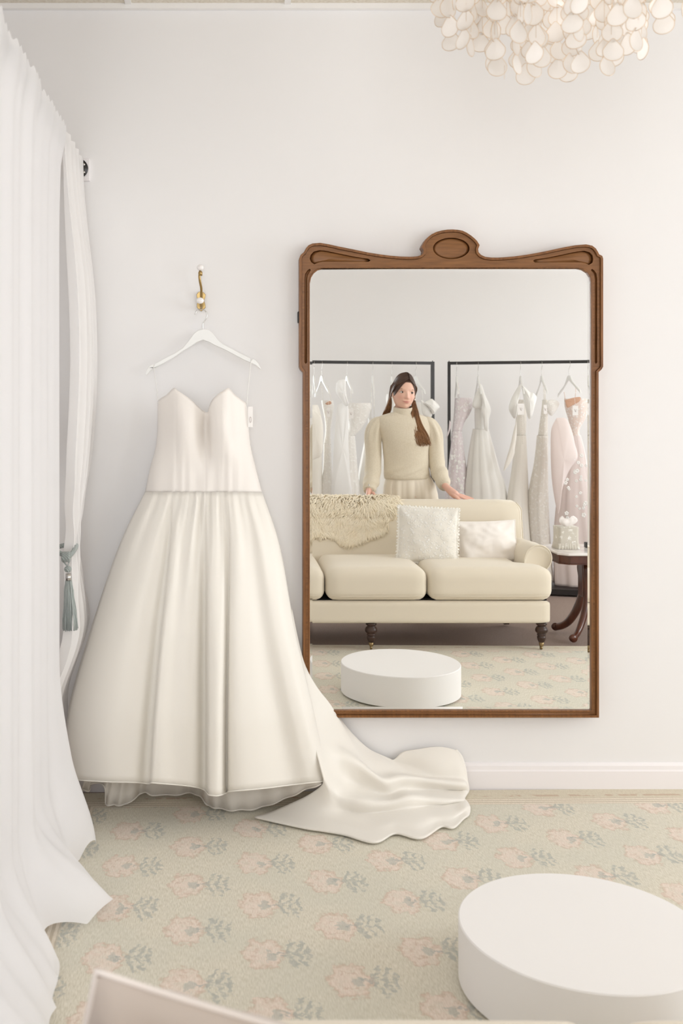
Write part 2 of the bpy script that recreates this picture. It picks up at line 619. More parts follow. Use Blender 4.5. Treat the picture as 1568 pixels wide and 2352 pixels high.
def hair_mat():
    m = mat('brown hair', (96, 66, 48), 0.42, spec=0.4)
    nt = m.node_tree
    N, L = nt.nodes, nt.links
    b = N['Principled BSDF']
    tc = N.new('ShaderNodeTexCoord')
    at = N.new('ShaderNodeAttribute')
    at.attribute_name = 'length'
    mp = N.new('ShaderNodeMapping')
    mp.inputs['Scale'].default_value = (1, 1, 0.12)
    L.new(tc.outputs['Object'], mp.inputs['Vector'])
    n = N.new('ShaderNodeTexNoise')
    n.inputs['Scale'].default_value = 90
    L.new(mp.outputs[0], n.inputs['Vector'])
    ad = N.new('ShaderNodeMath')
    ad.operation = 'MULTIPLY_ADD'
    L.new(n.outputs['Fac'], ad.inputs[0])
    ad.inputs[1].default_value = 0.7
    L.new(at.outputs['Fac'], ad.inputs[2])
    r = N.new('ShaderNodeValToRGB')
    r.color_ramp.elements[0].position = 0.3
    r.color_ramp.elements[1].position = 1.35 / 1.4
    r.color_ramp.elements[0].color = lin((66, 44, 33)) + (1,)
    r.color_ramp.elements[1].color = lin((140, 99, 64)) + (1,)
    e = r.color_ramp.elements.new(0.62)
    e.color = lin((80, 55, 40)) + (1,)
    L.new(ad.outputs[0], r.inputs['Fac'])
    L.new(r.outputs[0], b.inputs['Base Color'])
    return m


def skin_mat():
    m = SKIN
    nt = m.node_tree
    at = nt.nodes.new('ShaderNodeVertexColor')
    at.layer_name = 'complexion'
    nt.links.new(at.outputs[0], nt.nodes['Principled BSDF'].inputs['Base Color'])


RUG = rug_mat()
HAIR = hair_mat()
skin_mat()

# ------------------------------------------------------------------ the room
XL, XR, YB, ZC = -2.4, 5.0, -5.15, 3.02
struct('floor', MB().box((XL - .1, YB - .1, -.1), (XR + .1, .1, -.012)), CARPET)
struct('wall_front', MB().box((XL - .1, 0, -.1), (XR + .1, .12, ZC + .1)), WALL)
struct('wall_left', MB().box((XL - .12, YB, -.1), (XL, 0, ZC + .1)), WALL)
mb = MB()
WIN = [(-1.75, -0.2), (-4.9, -3.1)]
WZ0, WZ1 = 0.55, 2.65
mb.box((XR, YB, -.1), (XR + .16, 0, WZ0)).box((XR, YB, WZ1), (XR + .16, 0, ZC + .1))
mb.box((XR, YB, WZ0), (XR + .16, WIN[1][0], WZ1)).box((XR, WIN[1][1], WZ0), (XR + .16, WIN[0][0], WZ1)).box((XR, WIN[0][1], WZ0), (XR + .16, 0, WZ1))
struct('wall_right', mb, WALL)
PANE = pane_mat()
WINFILL = [(-.8, .6), (3.45, 4.85)]  # openings added behind the camera, out of view, to give frontal fill
mb = MB()
mb.box((XL - .1, YB - .16, -.1), (XR + .1, YB, WZ0)).box((XL - .1, YB - .16, WZ1), (XR + .1, YB, ZC + .1))
mb.box((XL - .1, YB - .16, WZ0), (WINFILL[0][0], YB, WZ1)).box((WINFILL[0][1], YB - .16, WZ0), (WINFILL[1][0], YB, WZ1)).box((WINFILL[1][1], YB - .16, WZ0), (XR + .1, YB, WZ1))
struct('wall_back', mb, WALL)
for k, (a, b_) in enumerate(WINFILL):
    mb = MB()
    t = 0.05
    mb.box((a, YB - .09, WZ0), (a + t, YB - .02, WZ1)).box((b_ - t, YB - .09, WZ0), (b_, YB - .02, WZ1))
    mb.box((a, YB - .09, WZ0), (b_, YB - .02, WZ0 + t)).box((a, YB - .09, WZ1 - t), (b_, YB - .02, WZ1))
    mb.box(((a + b_) / 2 - .02, YB - .08, WZ0), ((a + b_) / 2 + .02, YB - .03, WZ1))
    w = struct('window_%d' % (k + 3), mb, TRIM)  # this back pair is added for fill light
    struct('glass_pane', MB().box((a + t, YB - .057, WZ0 + t), (b_ - t, YB - .053, WZ1 - t)), PANE, w)
for k, (a, b_) in enumerate(WIN):
    mb = MB()
    t = 0.05
    mb.box((XR + .02, a, WZ0), (XR + .09, a + t, WZ1)).box((XR + .02, b_ - t, WZ0), (XR + .09, b_, WZ1))
    mb.box((XR + .02, a, WZ0), (XR + .09, b_, WZ0 + t)).box((XR + .02, a, WZ1 - t), (XR + .09, b_, WZ1))
    mb.box((XR + .03, (a + b_) / 2 - .02, WZ0), (XR + .08, (a + b_) / 2 + .02, WZ1))
    w = struct('window_%d' % (k + 1), mb, TRIM)
    struct('glass_pane', MB().box((XR + .053, a + t, WZ0 + t), (XR + .057, b_ - t, WZ1 - t)), PANE, w)
struct('ceiling', MB().box((XL - .1, YB - .1, ZC), (XR + .1, .1, ZC + .1)), TILE)
mb = MB()
for k in range(-5, 8):                                   # tee bars of the suspended ceiling
    x = (296 - U0) * 4 / F + k * 0.61
    if XL < x < XR:
        mb.box((x - .012, YB, ZC - .006), (x + .012, -.022, ZC + .001))
for k in range(0, 9):
    mb.box((XL, -.33 - k * .61 - .012, ZC - .0052), (XR, -.33 - k * .61 + .012, ZC - .0005))
mb.box((XL, -.022, ZC - .02), (XR, -.001, ZC + .001))
struct('trim_1', mb, TBAR)
prof = [(0, -.02), (-.016, -.02), (-.016, .068), (-.013, .074), (-.012, .088), (-.006, .096), (0, .098)]
struct('baseboard_front', MB().rings([[(x, y, z) for y, z in prof] for x in (XL, XR)]), TRIM)
struct('baseboard_back', MB().rings([[(x, YB - y, z) for y, z in prof] for x in (XL, XR)]), TRIM)
rug = obj('rug', MB().box((-.62, -2.49, -.012), (2.75, 0, 0.0)), RUG, None, False, loc=(0, 0, 0))
rug.location = (0.0, -.045, 0.0)
rug.rotation_euler = (0, 0, math.radians(1.2))
tag(rug, 'faded sage green rug woven with pink flowers and grey leaf sprigs', 'rug')

# daylight at the right windows, added fill at back wall and ceiling
def area(name, loc, rot, sx, sy, p, col=(1, 1, 1)):
    l = bpy.data.lights.new(name, 'AREA')
    l.shape = 'RECTANGLE'
    l.size, l.size_y, l.energy, l.color = sx, sy, p, col
    o = bpy.data.objects.new(name, l)
    COL.objects.link(o)
    o.location, o.rotation_euler = loc, rot
    return o


for k, (a, b_) in enumerate(WIN):
    area('window_daylight', (XR + .3, (a + b_) / 2, (WZ0 + WZ1) / 2), (0, PI / 2, 0), WZ1 - WZ0, b_ - a, (165, 75)[k], (.95, .982, 1.0))
for k, (a, b_) in enumerate(WINFILL):  # fill light through the added back openings
    area('window_daylight', ((a + b_) / 2, YB - .3, (WZ0 + WZ1) / 2), (PI / 2, 0, 0), b_ - a, WZ1 - WZ0, (100, 70)[k], (.95, .982, 1.0))
FILLPANEL = emit('lamp diffuser', (248, 252, 255), 6.0)  # unseen ceiling panels added to brighten the room
for n, (x, y) in enumerate([(1.0, -3.0), (-.6, -2.4), (2.7, -3.0)]):
    t = thing('ceiling_light', ['square ceiling light over the sofa', 'square ceiling light near the sheer curtain', 'square ceiling light over the marble side table'][n], 'ceiling light', (x, y, ZC - .03))
    fr = [(x - .29, y - .29), (x + .29, y - .29), (x + .29, y + .29), (x - .29, y + .29)]
    hi = [(x - .26, y - .26), (x + .26, y - .26), (x + .26, y + .26), (x - .26, y + .26)]
    obj('frame', MB().plate(fr, [hi], ZC - .001, ZC - .03, 'z'), TBAR, t, False)
    obj('diffuser', MB().box((x - .26, y - .26, ZC - .02), (x + .26, y + .26, ZC - .012)), FILLPANEL, t, False)

# ------------------------------------------------------------------ podium
pc = (0.8876, -1.4062)
pr, ph = 0.3046, 0.161
o = obj('podium', MB().lathe([(pr - .012, .006), (pr, .012), (pr, ph - .003), (pr - .003, ph)], (pc[0], pc[1], 0), 128), WHITE, None, loc=(pc[0], pc[1], 0))
mod(o, 'EDGE_SPLIT', split_angle=math.radians(40))
tag(o, 'round white fitting podium standing on the floral rug', 'podium')
mb = MB()
for k in range(4):
    a = PI / 4 + k * PI / 2
    mb.lathe([(.02, 0), (.02, .008)], (pc[0] + .2 * math.cos(a), pc[1] + .2 * math.sin(a), 0), 12)
obj('glide_foot', MB().lathe([(.24, 0.0005), (.24, .007)], (pc[0], pc[1], 0), 48), BLACK, o)

# ------------------------------------------------------------------ mirror
DW = 3.955


def wx(u):
    return (u - U0) * DW / F


def wz(v):
    return H - (v - V0) * DW / F


top = [(687, 842), (687, 594), (690, 586), (697, 580), (702, 571), (708, 564), (717, 560), (735, 558.6), (755, 562), (773, 566), (800, 571.5), (820, 575.5), (846, 581), (872, 585), (896, 588), (920, 590), (943, 590.6), (958, 589.4), (966, 586.5), (970.5, 582), (971.5, 575.5), (967.5, 568), (970, 562), (976, 552), (982, 545), (990, 538.7), (1001, 533.5), (1014, 530), (1026, 528.2), (1038, 527.8), (1050, 528.6), (1061, 530.7), (1071, 535.5), (1080, 541.5), (1088, 548), (1094, 554), (1100, 563.7), (1096.5, 573), (1097.5, 580), (1103, 586), (1113, 590.6), (1126, 592.2), (1141, 592.5), (1160, 591.4), (1179, 589.7), (1203, 586.5), (1226, 582.6), (1250, 578), (1273, 573), (1297, 568), (1320, 564), (1344, 562), (1358, 565), (1366, 571), (1371, 579), (1374, 585), (1381, 588.5), (1383, 595), (1383, 842), (1380, 848), (1372.5, 855), (1373.5, 1647), (695, 1647), (696, 855), (690, 849)]
glassv = [(711, 1631.5), (711, 652), (714, 638), (720, 628), (729, 620.5), (742, 617.2), (1326, 617.2), (1338, 619.5), (1348, 626), (1354.5, 636), (1357, 650), (1357.5, 1631.5)]


def pw(l):
    return [(wx(u), wz(v)) for u, v in l]


def inset(poly, d):
    n = len(poly)
    area_ = sum(poly[i][0] * poly[(i + 1) % n][1] - poly[(i + 1) % n][0] * poly[i][1] for i in range(n))
    s = 1 if area_ > 0 else -1
    out = []
    for i in range(n):
        (ax, ay), (bx, by), (cx_, cy_) = poly[i - 1], poly[i], poly[(i + 1) % n]
        e1 = Vector((bx - ax, by - ay)).normalized()
        e2 = Vector((cx_ - bx, cy_ - by)).normalized()
        n1, n2 = Vector((-e1.y, e1.x)) * s, Vector((-e2.y, e2.x)) * s
        m_ = (n1 + n2)
        m_ = m_.normalized() if m_.length > 1e-6 else n1
        k = d / max(0.45, m_.dot(n1))
        out.append((bx + m_.x * k, by + m_.y * k))
    return out


PXM = DW / F
outer = pw(top)
inn = inset(outer, 6 * PXM)
hole = pw(glassv)
tear_l = [(722, 607), (714, 602), (711, 594), (713.5, 585), (720, 578), (733, 574.5), (748, 576), (780, 582.5), (815, 590), (846, 594.5), (850.5, 598), (846, 601.3), (800, 601), (740, 601), (731, 603)]
tear_r = [(2074 - u + 0.0, v + 1.5) for u, v in tear_l]
tear_r = [(min(u, 1362), v) for u, v in tear_r]
oval = [(1036 + 42 * math.cos(a), 570.5 + 24.5 * math.sin(a)) for a in [2 * PI * k / 40 for k in range(40)]]
slot_l = [(699, 832), (699, 640), (701, 628), (706, 621), (711, 617.5), (713.5, 620), (711, 625), (706.5, 632), (705, 642), (705, 832), (702, 836)]
slot_r = [(2070 - u, v) for u, v in slot_l]
YF = -0.046
mir = thing('wall_mirror', 'tall mirror in a carved walnut frame hung on the white wall', 'mirror', (wx(1035), 0, wz(1647)))
mb = MB()
recs = [pw(tear_l), pw(tear_r), pw(oval), pw(slot_l), pw(slot_r)]
mb.plate(inn, [hole] + recs, -.006, YF)
fr = obj('frame', mb, WOODH, mir, False)
bevel(fr, .0022, 2, 50)
tag(fr, 'carved walnut frame with a rounded crest')
for rpoly, nm in zip(recs, ['carved_panel', 'carved_panel', 'oval_medallion', 'carved_groove', 'carved_groove']):
    mb = MB()
    n = len(rpoly)
    cx_, cy_ = sum(p[0] for p in rpoly) / n, sum(p[1] for p in rpoly) / n
    if nm == 'carved_groove':
        mb.plate(rpoly, [], -.02, YF + .011)
    else:                                                # gently hollowed floor
        rs = []
        for k, dep in ((1.0, .0085), (.8, .0075), (.55, .0055), (.25, .004), (.02, .0036)):
            if nm == 'oval_medallion':
                dep = .0075 - .0035 * (1 - k)
            rs.append([(cx_ + (a - cx_) * k, YF + dep, cy_ + (b - cy_) * k) for a, b in rpoly])
        mb.rings(rs)
    obj(nm, mb, WOODH if nm != 'carved_groove' else WOOD, mir)
mb = MB().plate(outer, [inset(outer, 5.4 * PXM)], -.001, YF - .008)
o = obj('rim', mb, WOOD, mir, False)
bevel(o, .002, 2, 50)
mb = MB().plate(inset(hole, -3.2 * PXM), [inset(hole, .3 * PXM)], -.03, YF - .003)
o = obj('sight_edge_moulding', mb, WOOD, mir, False)
bevel(o, .0018, 2, 50)
for uu in (700.5, 1367):                                # fine bead down each lower stile
    obj('stile_bead', MB().tube([(wx(uu), YF - .001, wz(v)) for v in (856, 1200, 1643)], .0022, 8), WOOD, mir)
obj('bottom_bead', MB().tube([(wx(u), YF - .001, wz(1640)) for u in (698, 1000, 1370)], .0022, 8), WOOD, mir)
# looking glass: flat centre and ground bevel
ge = inset(hole, -1.5 * PXM)
gi = inset(hole, 6.5 * PXM)
mb = MB()
n = len(ge)
vs = [(a, GY, b) for a, b in gi] + [(a, GY - .00075, b) for a, b in ge]
mb.add(vs, [tuple(range(n))] + [(i, (i + 1) % n, n + (i + 1) % n, n + i) for i in range(n)])
obj('looking_glass', mb, SILVER, mir, False)
mb = MB().box((wx(684), -.03, wz(741)), (wx(700), -.004, wz(714)))
o = obj('hanging_bracket', mb, BLACK, mir, False)
bevel(o, .004)
tag(o, 'black metal bracket')

# ------------------------------------------------------------------ coat hook, hanger
DH = 3.95
hk = thing('wall_hook', 'aged brass double coat hook with white porcelain knobs on the wall above the ivory gown', 'hook', W(461, 690, 4.0))
mb = MB()
pl = [(451, 676), (455, 671), (460, 669), (467, 671), (472, 676), (471, 683), (468, 690), (471, 698), (472, 706), (467, 711), (462, 715), (457, 711), (452, 706), (452, 698), (455, 690), (452, 683)]
mb.plate([((u - U0) * 3.99 / F, H - (v - V0) * 3.99 / F) for u, v in pl], [], -.001, -.008)
o = obj('back_plate', mb, BRASS, hk, False)
bevel(o, .0015)
A = [W(462, 708, 3.985), W(462, 690, 3.975), W(462, 676, 3.965), W(462, 662, 3.945), W(459, 645, 3.93), W(458, 632, 3.925), W(460, 622, 3.92)]
mb = MB().tube([Vector(p) for p in crs([tuple(a) for a in A], 5)], .0048, 10)
obj('upper_arm', mb, BRASS, hk)
k1 = obj('knob', MB().ball(W(460, 614.5, 3.92), (.0135, .0135, .012), 18), PORC, hk)
tag(k1, 'white porcelain knob')
obj('knob_collar', MB().lathe([(.0075, -.012), (.008, 0), (.0058, .005)], W(460, 626, 3.92), 14), BRASS, hk)
A = [W(462, 706, 3.985), W(462, 706, 3.96), W(461.5, 704, 3.935), W(461, 697, 3.92), W(460, 691, 3.91)]
obj('lower_arm', MB().tube([Vector(p) for p in crs([tuple(a) for a in A], 5)], .0045, 10), BRASS, hk)
k2 = obj('knob', MB().ball(W(459.5, 690.5, 3.905), (.0145, .0125, .012), 18), PORC, hk)
tag(k2, 'white porcelain knob')

hang_out = [(333.5, 861), (336, 851), (341, 843), (347, 838), (352, 837.5), (353.5, 842), (356, 835.5), (380, 822), (402, 811), (420, 799), (433, 783), (445, 767), (453, 760), (462, 757), (471, 757), (481, 759), (489, 767), (500, 781), (509, 789), (530, 800), (552, 812), (574, 823), (576.5, 828), (580, 824.5), (586, 827), (593, 835), (599.5, 848), (596, 847), (587, 839), (577, 834), (560, 827), (538, 815), (515, 803), (495, 794), (480, 786), (466, 781), (452, 786), (436, 797), (418, 808), (398, 822), (372, 837), (356, 845), (346, 851), (337, 862)]
hroot = thing('clothes_hanger', 'white wooden clothes hanger on the brass wall hook holding the ivory gown', 'hanger', W(466, 757, DH))
o = obj('shoulder_bar', MB().plate([((u - U0) * DH / F, H - (v - V0) * DH / F) for u, v in hang_out], [], DH - D + .007, DH - D - .007), HANGW, hroot, False)
bevel(o, .003, 2, 30)
hp = [(466, 760), (465.5, 744), (471, 735), (475, 727), (474, 718), (470, 713.2), (462, 710.5), (455, 711), (450.5, 715), (449, 720), (446.5, 722)]
hd = [DH, DH, DH, DH, DH, DH - .002, DH - .004, DH - .006, DH - .008, DH - .009, DH - .009]
pts = crs([tuple(W(u, v, d)) for (u, v), d in zip(hp, hd)], 5)
obj('wire_hook', MB().tube(pts, .0019, 8), CHROME, hroot)

# ------------------------------------------------------------------ the ivory wedding gown on the wall
gown = thing('wedding_gown', 'ivory satin strapless wedding gown with long train hanging beside the mirror', 'dress', (-.12, -.13, 0.0))
SR = [1131, 1140, 1165, 1205, 1250, 1350, 1450, 1550, 1650, 1730, None]   # None: hem


def tabv(key):
    """(v -> value) columns given at 1131, 1250, 1450, 1650, hem"""
    return key


cols = [
    # u at 1131,1250,1450,1650,hem | offset at the same | hem v
    ([333, 276, 209, 155, 148], [0, 0, 0, 0, 0], 1788),
    ([352, 316, 262, 210, 196], [0, .012, .02, .02, .02], 1793),
    ([371, 352, 312, 274, 254], [0, .010, .018, .022, .022], 1796),
    ([383, 372, 342, 320, 308], [0, .002, .002, .004, .004], 1797),
    ([389, 384, 359, 340, 330], [0, -.010, -.022, -.032, -.036], 1799),
    ([395, 390, 369, 352, 343], [0, -.010, -.020, -.028, -.030], 1800),
    ([398, 393, 373, 356, 347], [0, .008, .018, .024, .026], 1798),
    ([406, 403, 386, 369, 360], [0, .014, .026, .034, .036], 1799),
    ([418, 417, 404, 392, 386], [0, .008, .024, .034, .038], 1801),
    ([436, 438, 432, 425, 420], [0, .012, .018, .026, .030], 1804),
    ([452, 454, 453, 451, 450], [0, .002, .002, .004, .006], 1808),
    ([462, 463, 464, 464, 464], [0, -.010, -.020, -.028, -.032], 1812),
    ([470, 471, 472, 473, 473], [0, -.009, -.017, -.022, -.024], 1818),
    ([474, 476, 477, 478, 478], [0, .010, .026, .036, .042], 1825),
    ([481, 483, 484, 485, 485], [0, .016, .040, .054, .062], 1827),
    ([497, 499, 499, 498, 498], [0, .012, .040, .056, .064], 1828),
    ([510, 513, 511, 508, 508], [0, .006, .026, .040, .046], 1826),
    ([517, 520, 517, 515, 515], [0, -.004, .002, .002, .004], 1823),
    ([522, 526, 523, 521, 521], [0, -.008, -.018, -.026, -.030], 1820),
    ([526, 530, 528, 526, 526], [0, .006, .008, .010, .012], 1818),
    ([538, 544, 546, 547, 549], [0, .012, .020, .026, .030], 1816),
    ([552, 562, 575, 590, 604], [0, .004, .010, .016, .02], 1811),
    ([568, 583, 606, 640, 668], [0, -.006, -.014, -.022, -.026], 1803),
    ([582, 603, 634, 676, 712], [0, .006, .006, .006, .006], 1798),
    ([592, 622, 658, 706, 744], [0, .004, .012, .020, .03], 1794),
    ([602, 641, 677, 722, 752], [0, 0, 0, 0, 0], 1788),
]
VK = [1131, 1250, 1450, 1650, 1800]


def colu(c, v):
    return crs_at(list(zip(VK, c)), v)


def crs_at(tab, x):
    """smooth (monotone-ish) interpolation of a short table"""
    xs = [a for a, _ in tab]
    ys = [b for _, b in tab]
    if x <= xs[0]:
        return ys[0] + (x - xs[0]) * (ys[1] - ys[0]) / (xs[1] - xs[0])
    for i in range(len(xs) - 1):
        if x <= xs[i + 1] or i == len(xs) - 2:
            h = xs[i + 1] - xs[i]
            t = (x - xs[i]) / h
            def slope(j):
                if j == 0:
                    return (ys[1] - ys[0]) / (xs[1] - xs[0])
                if j == len(xs) - 1:
                    return (ys[-1] - ys[-2]) / (xs[-1] - xs[-2])
                return (ys[j + 1] - ys[j - 1]) / (xs[j + 1] - xs[j - 1])
            m0, m1 = slope(i) * h, slope(i + 1) * h
            t2, t3 = t * t, t * t * t
            return (2 * t3 - 3 * t2 + 1) * ys[i] + (t3 - 2 * t2 + t) * m0 + (-2 * t3 + 3 * t2) * ys[i + 1] + (t3 - t2) * m1


def DPTH(v):                                              # half depth of the skirt
    return interp([(1131, .105), (1250, .135), (1450, .175), (1650, .20), (1830, .21)], v)


NS = 44                                                   # rows
SUB = 6
rows = []
for j in range(NS + 1):
    t = j / NS
    row = []
    for (cu, co, hv) in cols:
        v = 1129.5 + (hv - 1129.5) * t
        vv = 1131 + (1800 - 1131) * t
        u = colu(cu, vv)
        off = colu(co, vv)
        row.append((u, v, off))
    uL, uR = row[0][0], row[-1][0]
    fine = crs(row, SUB)
    pts = []
    dp = DPTH(1131 + 669 * t)
    yc = -(.022 + dp)
    for (u, v, off) in fine:
        s = max(-1, min(1, (u - uL) / (uR - uL) * 2 - 1))
        # small gathers under the seam
        g = math.exp(-t * 4.2) * (1 - math.exp(-t * 50))
        sn = s + .05 * math.sin(s * 5)
        gath = g * (.0075 * math.sin(sn * 30 + 1.1 * math.sin(sn * 7)) + .0045 * math.exp(-t * 6) * math.sin(sn * 71 + 2 * math.sin(sn * 4)))
        gath += .006 * sm(.1, .6, t) * math.sin(sn * 17 + 1.3) * (1 - s * s)
        y = yc - dp * math.sqrt(max(0, 1 - s * s)) * (1 - (.2 + .05 * t) * (1 - abs(s))) - off - gath - .005 - .010 * sm(0, .04, t)
        pts.append(W(u, v, D + y))
    # back of the skirt, close to the wall
    nb = 24
    a, b_ = pts[-1], pts[0]
    for k in range(1, nb):
        q = k / nb
        x = a.x + (b_.x - a.x) * q
        z = a.z + (b_.z - a.z) * q
        yy = (a.y + (b_.y - a.y) * q)
        y = yy + (min(-.02, yy + dp) - yy) * math.sin(PI * q) + .006 * math.sin(q * 40) * t
        pts.append(Vector((x, min(y, -.012), z)))
    rows.append(pts)
mb = MB().rings(rows, cap0=False, cap1=False)
skirt = obj('skirt', mb, SATIN, gown)
mod(skirt, 'SOLIDIFY', thickness=.0035, offset=-1)
# rolled hem
nf = (len(cols) - 1) * SUB + 1
obj('hem_roll', MB().tube([rows[-1][k] for k in range(0, nf)], .0022, 8), SATIN, gown)

bcols = [
    # u at top, 974, 1024, 1073, 1131 | offsets | top v
    ([361.5, 361.6, 358, 345, 333], [0, 0, 0, 0, 0], 921),
    ([370, 371, 368, 356, 346], [.006, .004, .004, .0, 0], 914),
    ([383, 384, 381, 371, 364], [.012, .012, .008, .0, .0], 906),
    ([398.6, 402, 402, 396, 390], [.026, .034, .018, .002, .002], 891),
    ([408, 413, 414, 409, 404], [.032, .045, .028, .004, .002], 897),
    ([422, 426, 427, 424, 420], [.032, .048, .030, .004, .002], 906),
    ([440, 442, 444, 442, 440], [.028, .040, .022, .002, .002], 919),
    ([456, 455, 456, 456, 455], [.014, .016, .006, .0, .0], 935),
    ([470, 468, 468, 468, 468], [-.006, -.030, -.024, -.004, .002], 946),
    ([477, 478, 478, 479, 480], [-.006, -.022, -.018, -.002, .002], 946),
    ([480.5, 484, 487, 490, 494], [.010, .022, .010, .0, .0], 932),
    ([488, 496, 500, 504, 508], [.026, .042, .024, .002, .0], 917),
    ([502, 509, 513, 518, 524], [.034, .050, .030, .004, .002], 904),
    ([516, 519, 524, 531, 540], [.034, .046, .028, .004, .002], 895),
    ([526, 529, 534, 543, 553], [.028, .034, .02, .002, .002], 891),
    ([537, 541, 546, 556, 568], [.014, .014, .01, .0, .002], 904),
    ([552, 556, 561, 571, 585], [.008, .006, .004, .0, .0], 916),
    ([567, 571, 576, 587, 602], [0, 0, 0, 0, 0], 926),
]
VB = [930, 974, 1024, 1073, 1131]
brow = []
NB = 30
for j in range(NB + 1):
    t = j / NB
    row = []
    for cu, co, tv in bcols:
        v = tv + (1131 - tv) * t
        vk = [tv] + VB[1:]
        vk[1] = max(vk[1], tv + 20)
        row.append((crs_at(list(zip(vk, cu)), v), v, crs_at(list(zip(vk, co)), v)))
    uL, uR = row[0][0], row[-1][0]
    fine = crs(row, 5)
    pts = []
    dp = .085 + .02 * t
    yc = -(.022 + dp)
    for (u, v, off) in fine:
        s = max(-1, min(1, (u - uL) / (uR - uL) * 2 - 1))
        seam = 0
        for su in (404, 440, 472, 506, 543):
            seam += .0016 * math.exp(-((u - su) / 2.0) ** 2)
        wr = .0022 * sm(.35, 1, t) * math.sin(u * .23 + 2 * math.sin(u * .06))
        pts.append(W(u, v, D + yc - dp * math.sqrt(max(0, 1 - s * s)) * (1 - .2 * (1 - abs(s))) - off - wr + seam))
    a, b_ = pts[-1], pts[0]
    nb = 16
    for k in range(1, nb):
        q = k / nb
        dip = .05 * math.sin(PI * q) * (1 - t)
        pts.append(Vector((a.x + (b_.x - a.x) * q, a.y + (b_.y - a.y) * q + (dp * .95) * math.sin(PI * q), a.z + (b_.z - a.z) * q - dip)))
    brow.append(pts)
bod = obj('bodice', MB().rings(brow, cap0=False, cap1=False), SATINB, gown)
mod(bod, 'SOLIDIFY', thickness=.003, offset=-1)
# padded cup edges meeting at the centre
for (a, b_, da, db) in (((353.5, 842), (364, 922), DH, 3.88), ((576, 829), (566, 925), DH, 3.88)):
    pa, pb = W(a[0], a[1], da), W(b_[0], b_[1], db)
    q = [pa + Vector((0, .008, 0)), pa + Vector((0, -.010, -.006)), pa.lerp(pb, .5) + Vector((0, -.004, 0)), pb + Vector((0, -.004, -.012))]
    lo = obj('hanger_loop', MB().tube(crs([tuple(p) for p in q], 5), .0048, 6, .3), WSATIN, gown)
tg = obj('price_tag', MB().box(W(569.5, 981, 3.86), W(580.5, 934, 3.859)), CARD, gown, False)
tag(tg, 'small white swing tag')
obj('tag_print', MB().plate([((u - U0) * 3.857 / F, H - (v - V0) * 3.857 / F) for u, v in [(575 + 2.6 * math.cos(a), 964 + 7 * math.sin(a)) for a in [k * PI / 8 for k in range(16)]]], [[((u - U0) * 3.857 / F, H - (v - V0) * 3.857 / F) for u, v in [(575 + 1.6 * math.cos(a), 964 + 5 * math.sin(a)) for a in [k * PI / 8 for k in range(16)]]]], 3.8585 - D, 3.8575 - D), PRINT, tg, False)

# train
S = [
    [(668, 1400, 3.90), (679, 1480, 3.85), (694, 1590, 3.78), (708, 1660, 3.73), (724, 1725, 3.68), (738, 1778, 3.65), (741, 1800, 3.67), (715, 1822, 3.71), (668, 1846, 3.73), (618, 1868, 3.72), (586, 1882, 3.685)],
    [(690, 1500, 3.93), (704, 1570, 3.88), (724, 1655, 3.82), (738, 1715, 3.77), (750, 1765, 3.72), (760, 1806, 3.69), (764, 1835, 3.69), (756, 1862, 3.68), (738, 1882, 3.655), (715, 1897, 3.62), (697, 1907, 3.59)],
    [(708, 1546, 3.955), (734, 1606, 3.93), (758, 1676, 3.88), (774, 1732, 3.83), (784, 1780, 3.78), (791, 1818, 3.73), (796, 1848, 3.70), (799, 1872, 3.67), (797, 1892, 3.625), (790, 1909, 3.575), (783, 1921, 3.54)],
    [(736, 1590, 3.965), (772, 1645, 3.95), (798, 1700, 3.91), (814, 1748, 3.86), (825, 1790, 3.81), (833, 1824, 3.755), (839, 1852, 3.70), (845, 1878, 3.65), (850, 1902, 3.585), (856, 1925, 3.52), (859, 1941, 3.469)],
    [(766, 1630, 3.975), (815, 1702, 3.955), (843, 1748, 3.91), (866, 1786, 3.86), (884, 1812, 3.82), (892, 1832, 3.77), (892, 1848, 3.72), (896, 1868, 3.67), (900, 1888, 3.62), (904, 1907, 3.565), (907, 1920, 3.543)],
    [(812, 1690, 3.98), (850, 1725, 3.97), (882, 1752, 3.94), (905, 1778, 3.91), (922, 1800, 3.86), (930, 1818, 3.80), (934, 1838, 3.745), (942, 1862, 3.68), (951, 1890, 3.61), (960, 1918, 3.535), (965, 1932, 3.502)],
    [(850, 1722, 3.98), (892, 1746, 3.975), (925, 1766, 3.955), (952, 1786, 3.93), (968, 1802, 3.895), (974, 1818, 3.84), (978, 1836, 3.785), (984, 1856, 3.725), (994, 1876, 3.665), (1004, 1893, 3.622), (1012, 1900, 3.60)],
    [(898, 1744, 3.985), (930, 1752, 3.975), (965, 1768, 3.955), (998, 1788, 3.94), (1012, 1804, 3.91), (1014, 1820, 3.86), (1016, 1836, 3.805), (1020, 1854, 3.74), (1027, 1874, 3.68), (1034, 1894, 3.625), (1040, 1907, 3.592)],
    [(930, 1721, 3.985), (972, 1735, 3.965), (1005, 1760, 3.95), (1032, 1788, 3.945), (1043, 1806, 3.92), (1042, 1821, 3.875), (1040, 1834, 3.825), (1042, 1848, 3.775), (1048, 1864, 3.72), (1055, 1877, 3.69), (1062, 1884, 3.67)],
    [(1002, 1714, 3.985), (1026, 1728, 3.972), (1046, 1758, 3.958), (1060, 1788, 3.95), (1066, 1806, 3.935), (1062, 1822, 3.89), (1058, 1832, 3.845), (1062, 1842, 3.80), (1066, 1854, 3.75), (1070, 1868, 3.71), (1073, 1876, 3.70)],
    [(1046, 1722, 3.985), (1060, 1740, 3.975), (1068, 1766, 3.965), (1072, 1794, 3.955), (1075, 1814, 3.945), (1069, 1826, 3.90), (1065, 1834, 3.86), (1072, 1843, 3.82), (1077, 1853, 3.77), (1077, 1866, 3.735), (1075, 1875, 3.71)],
]
PT = []
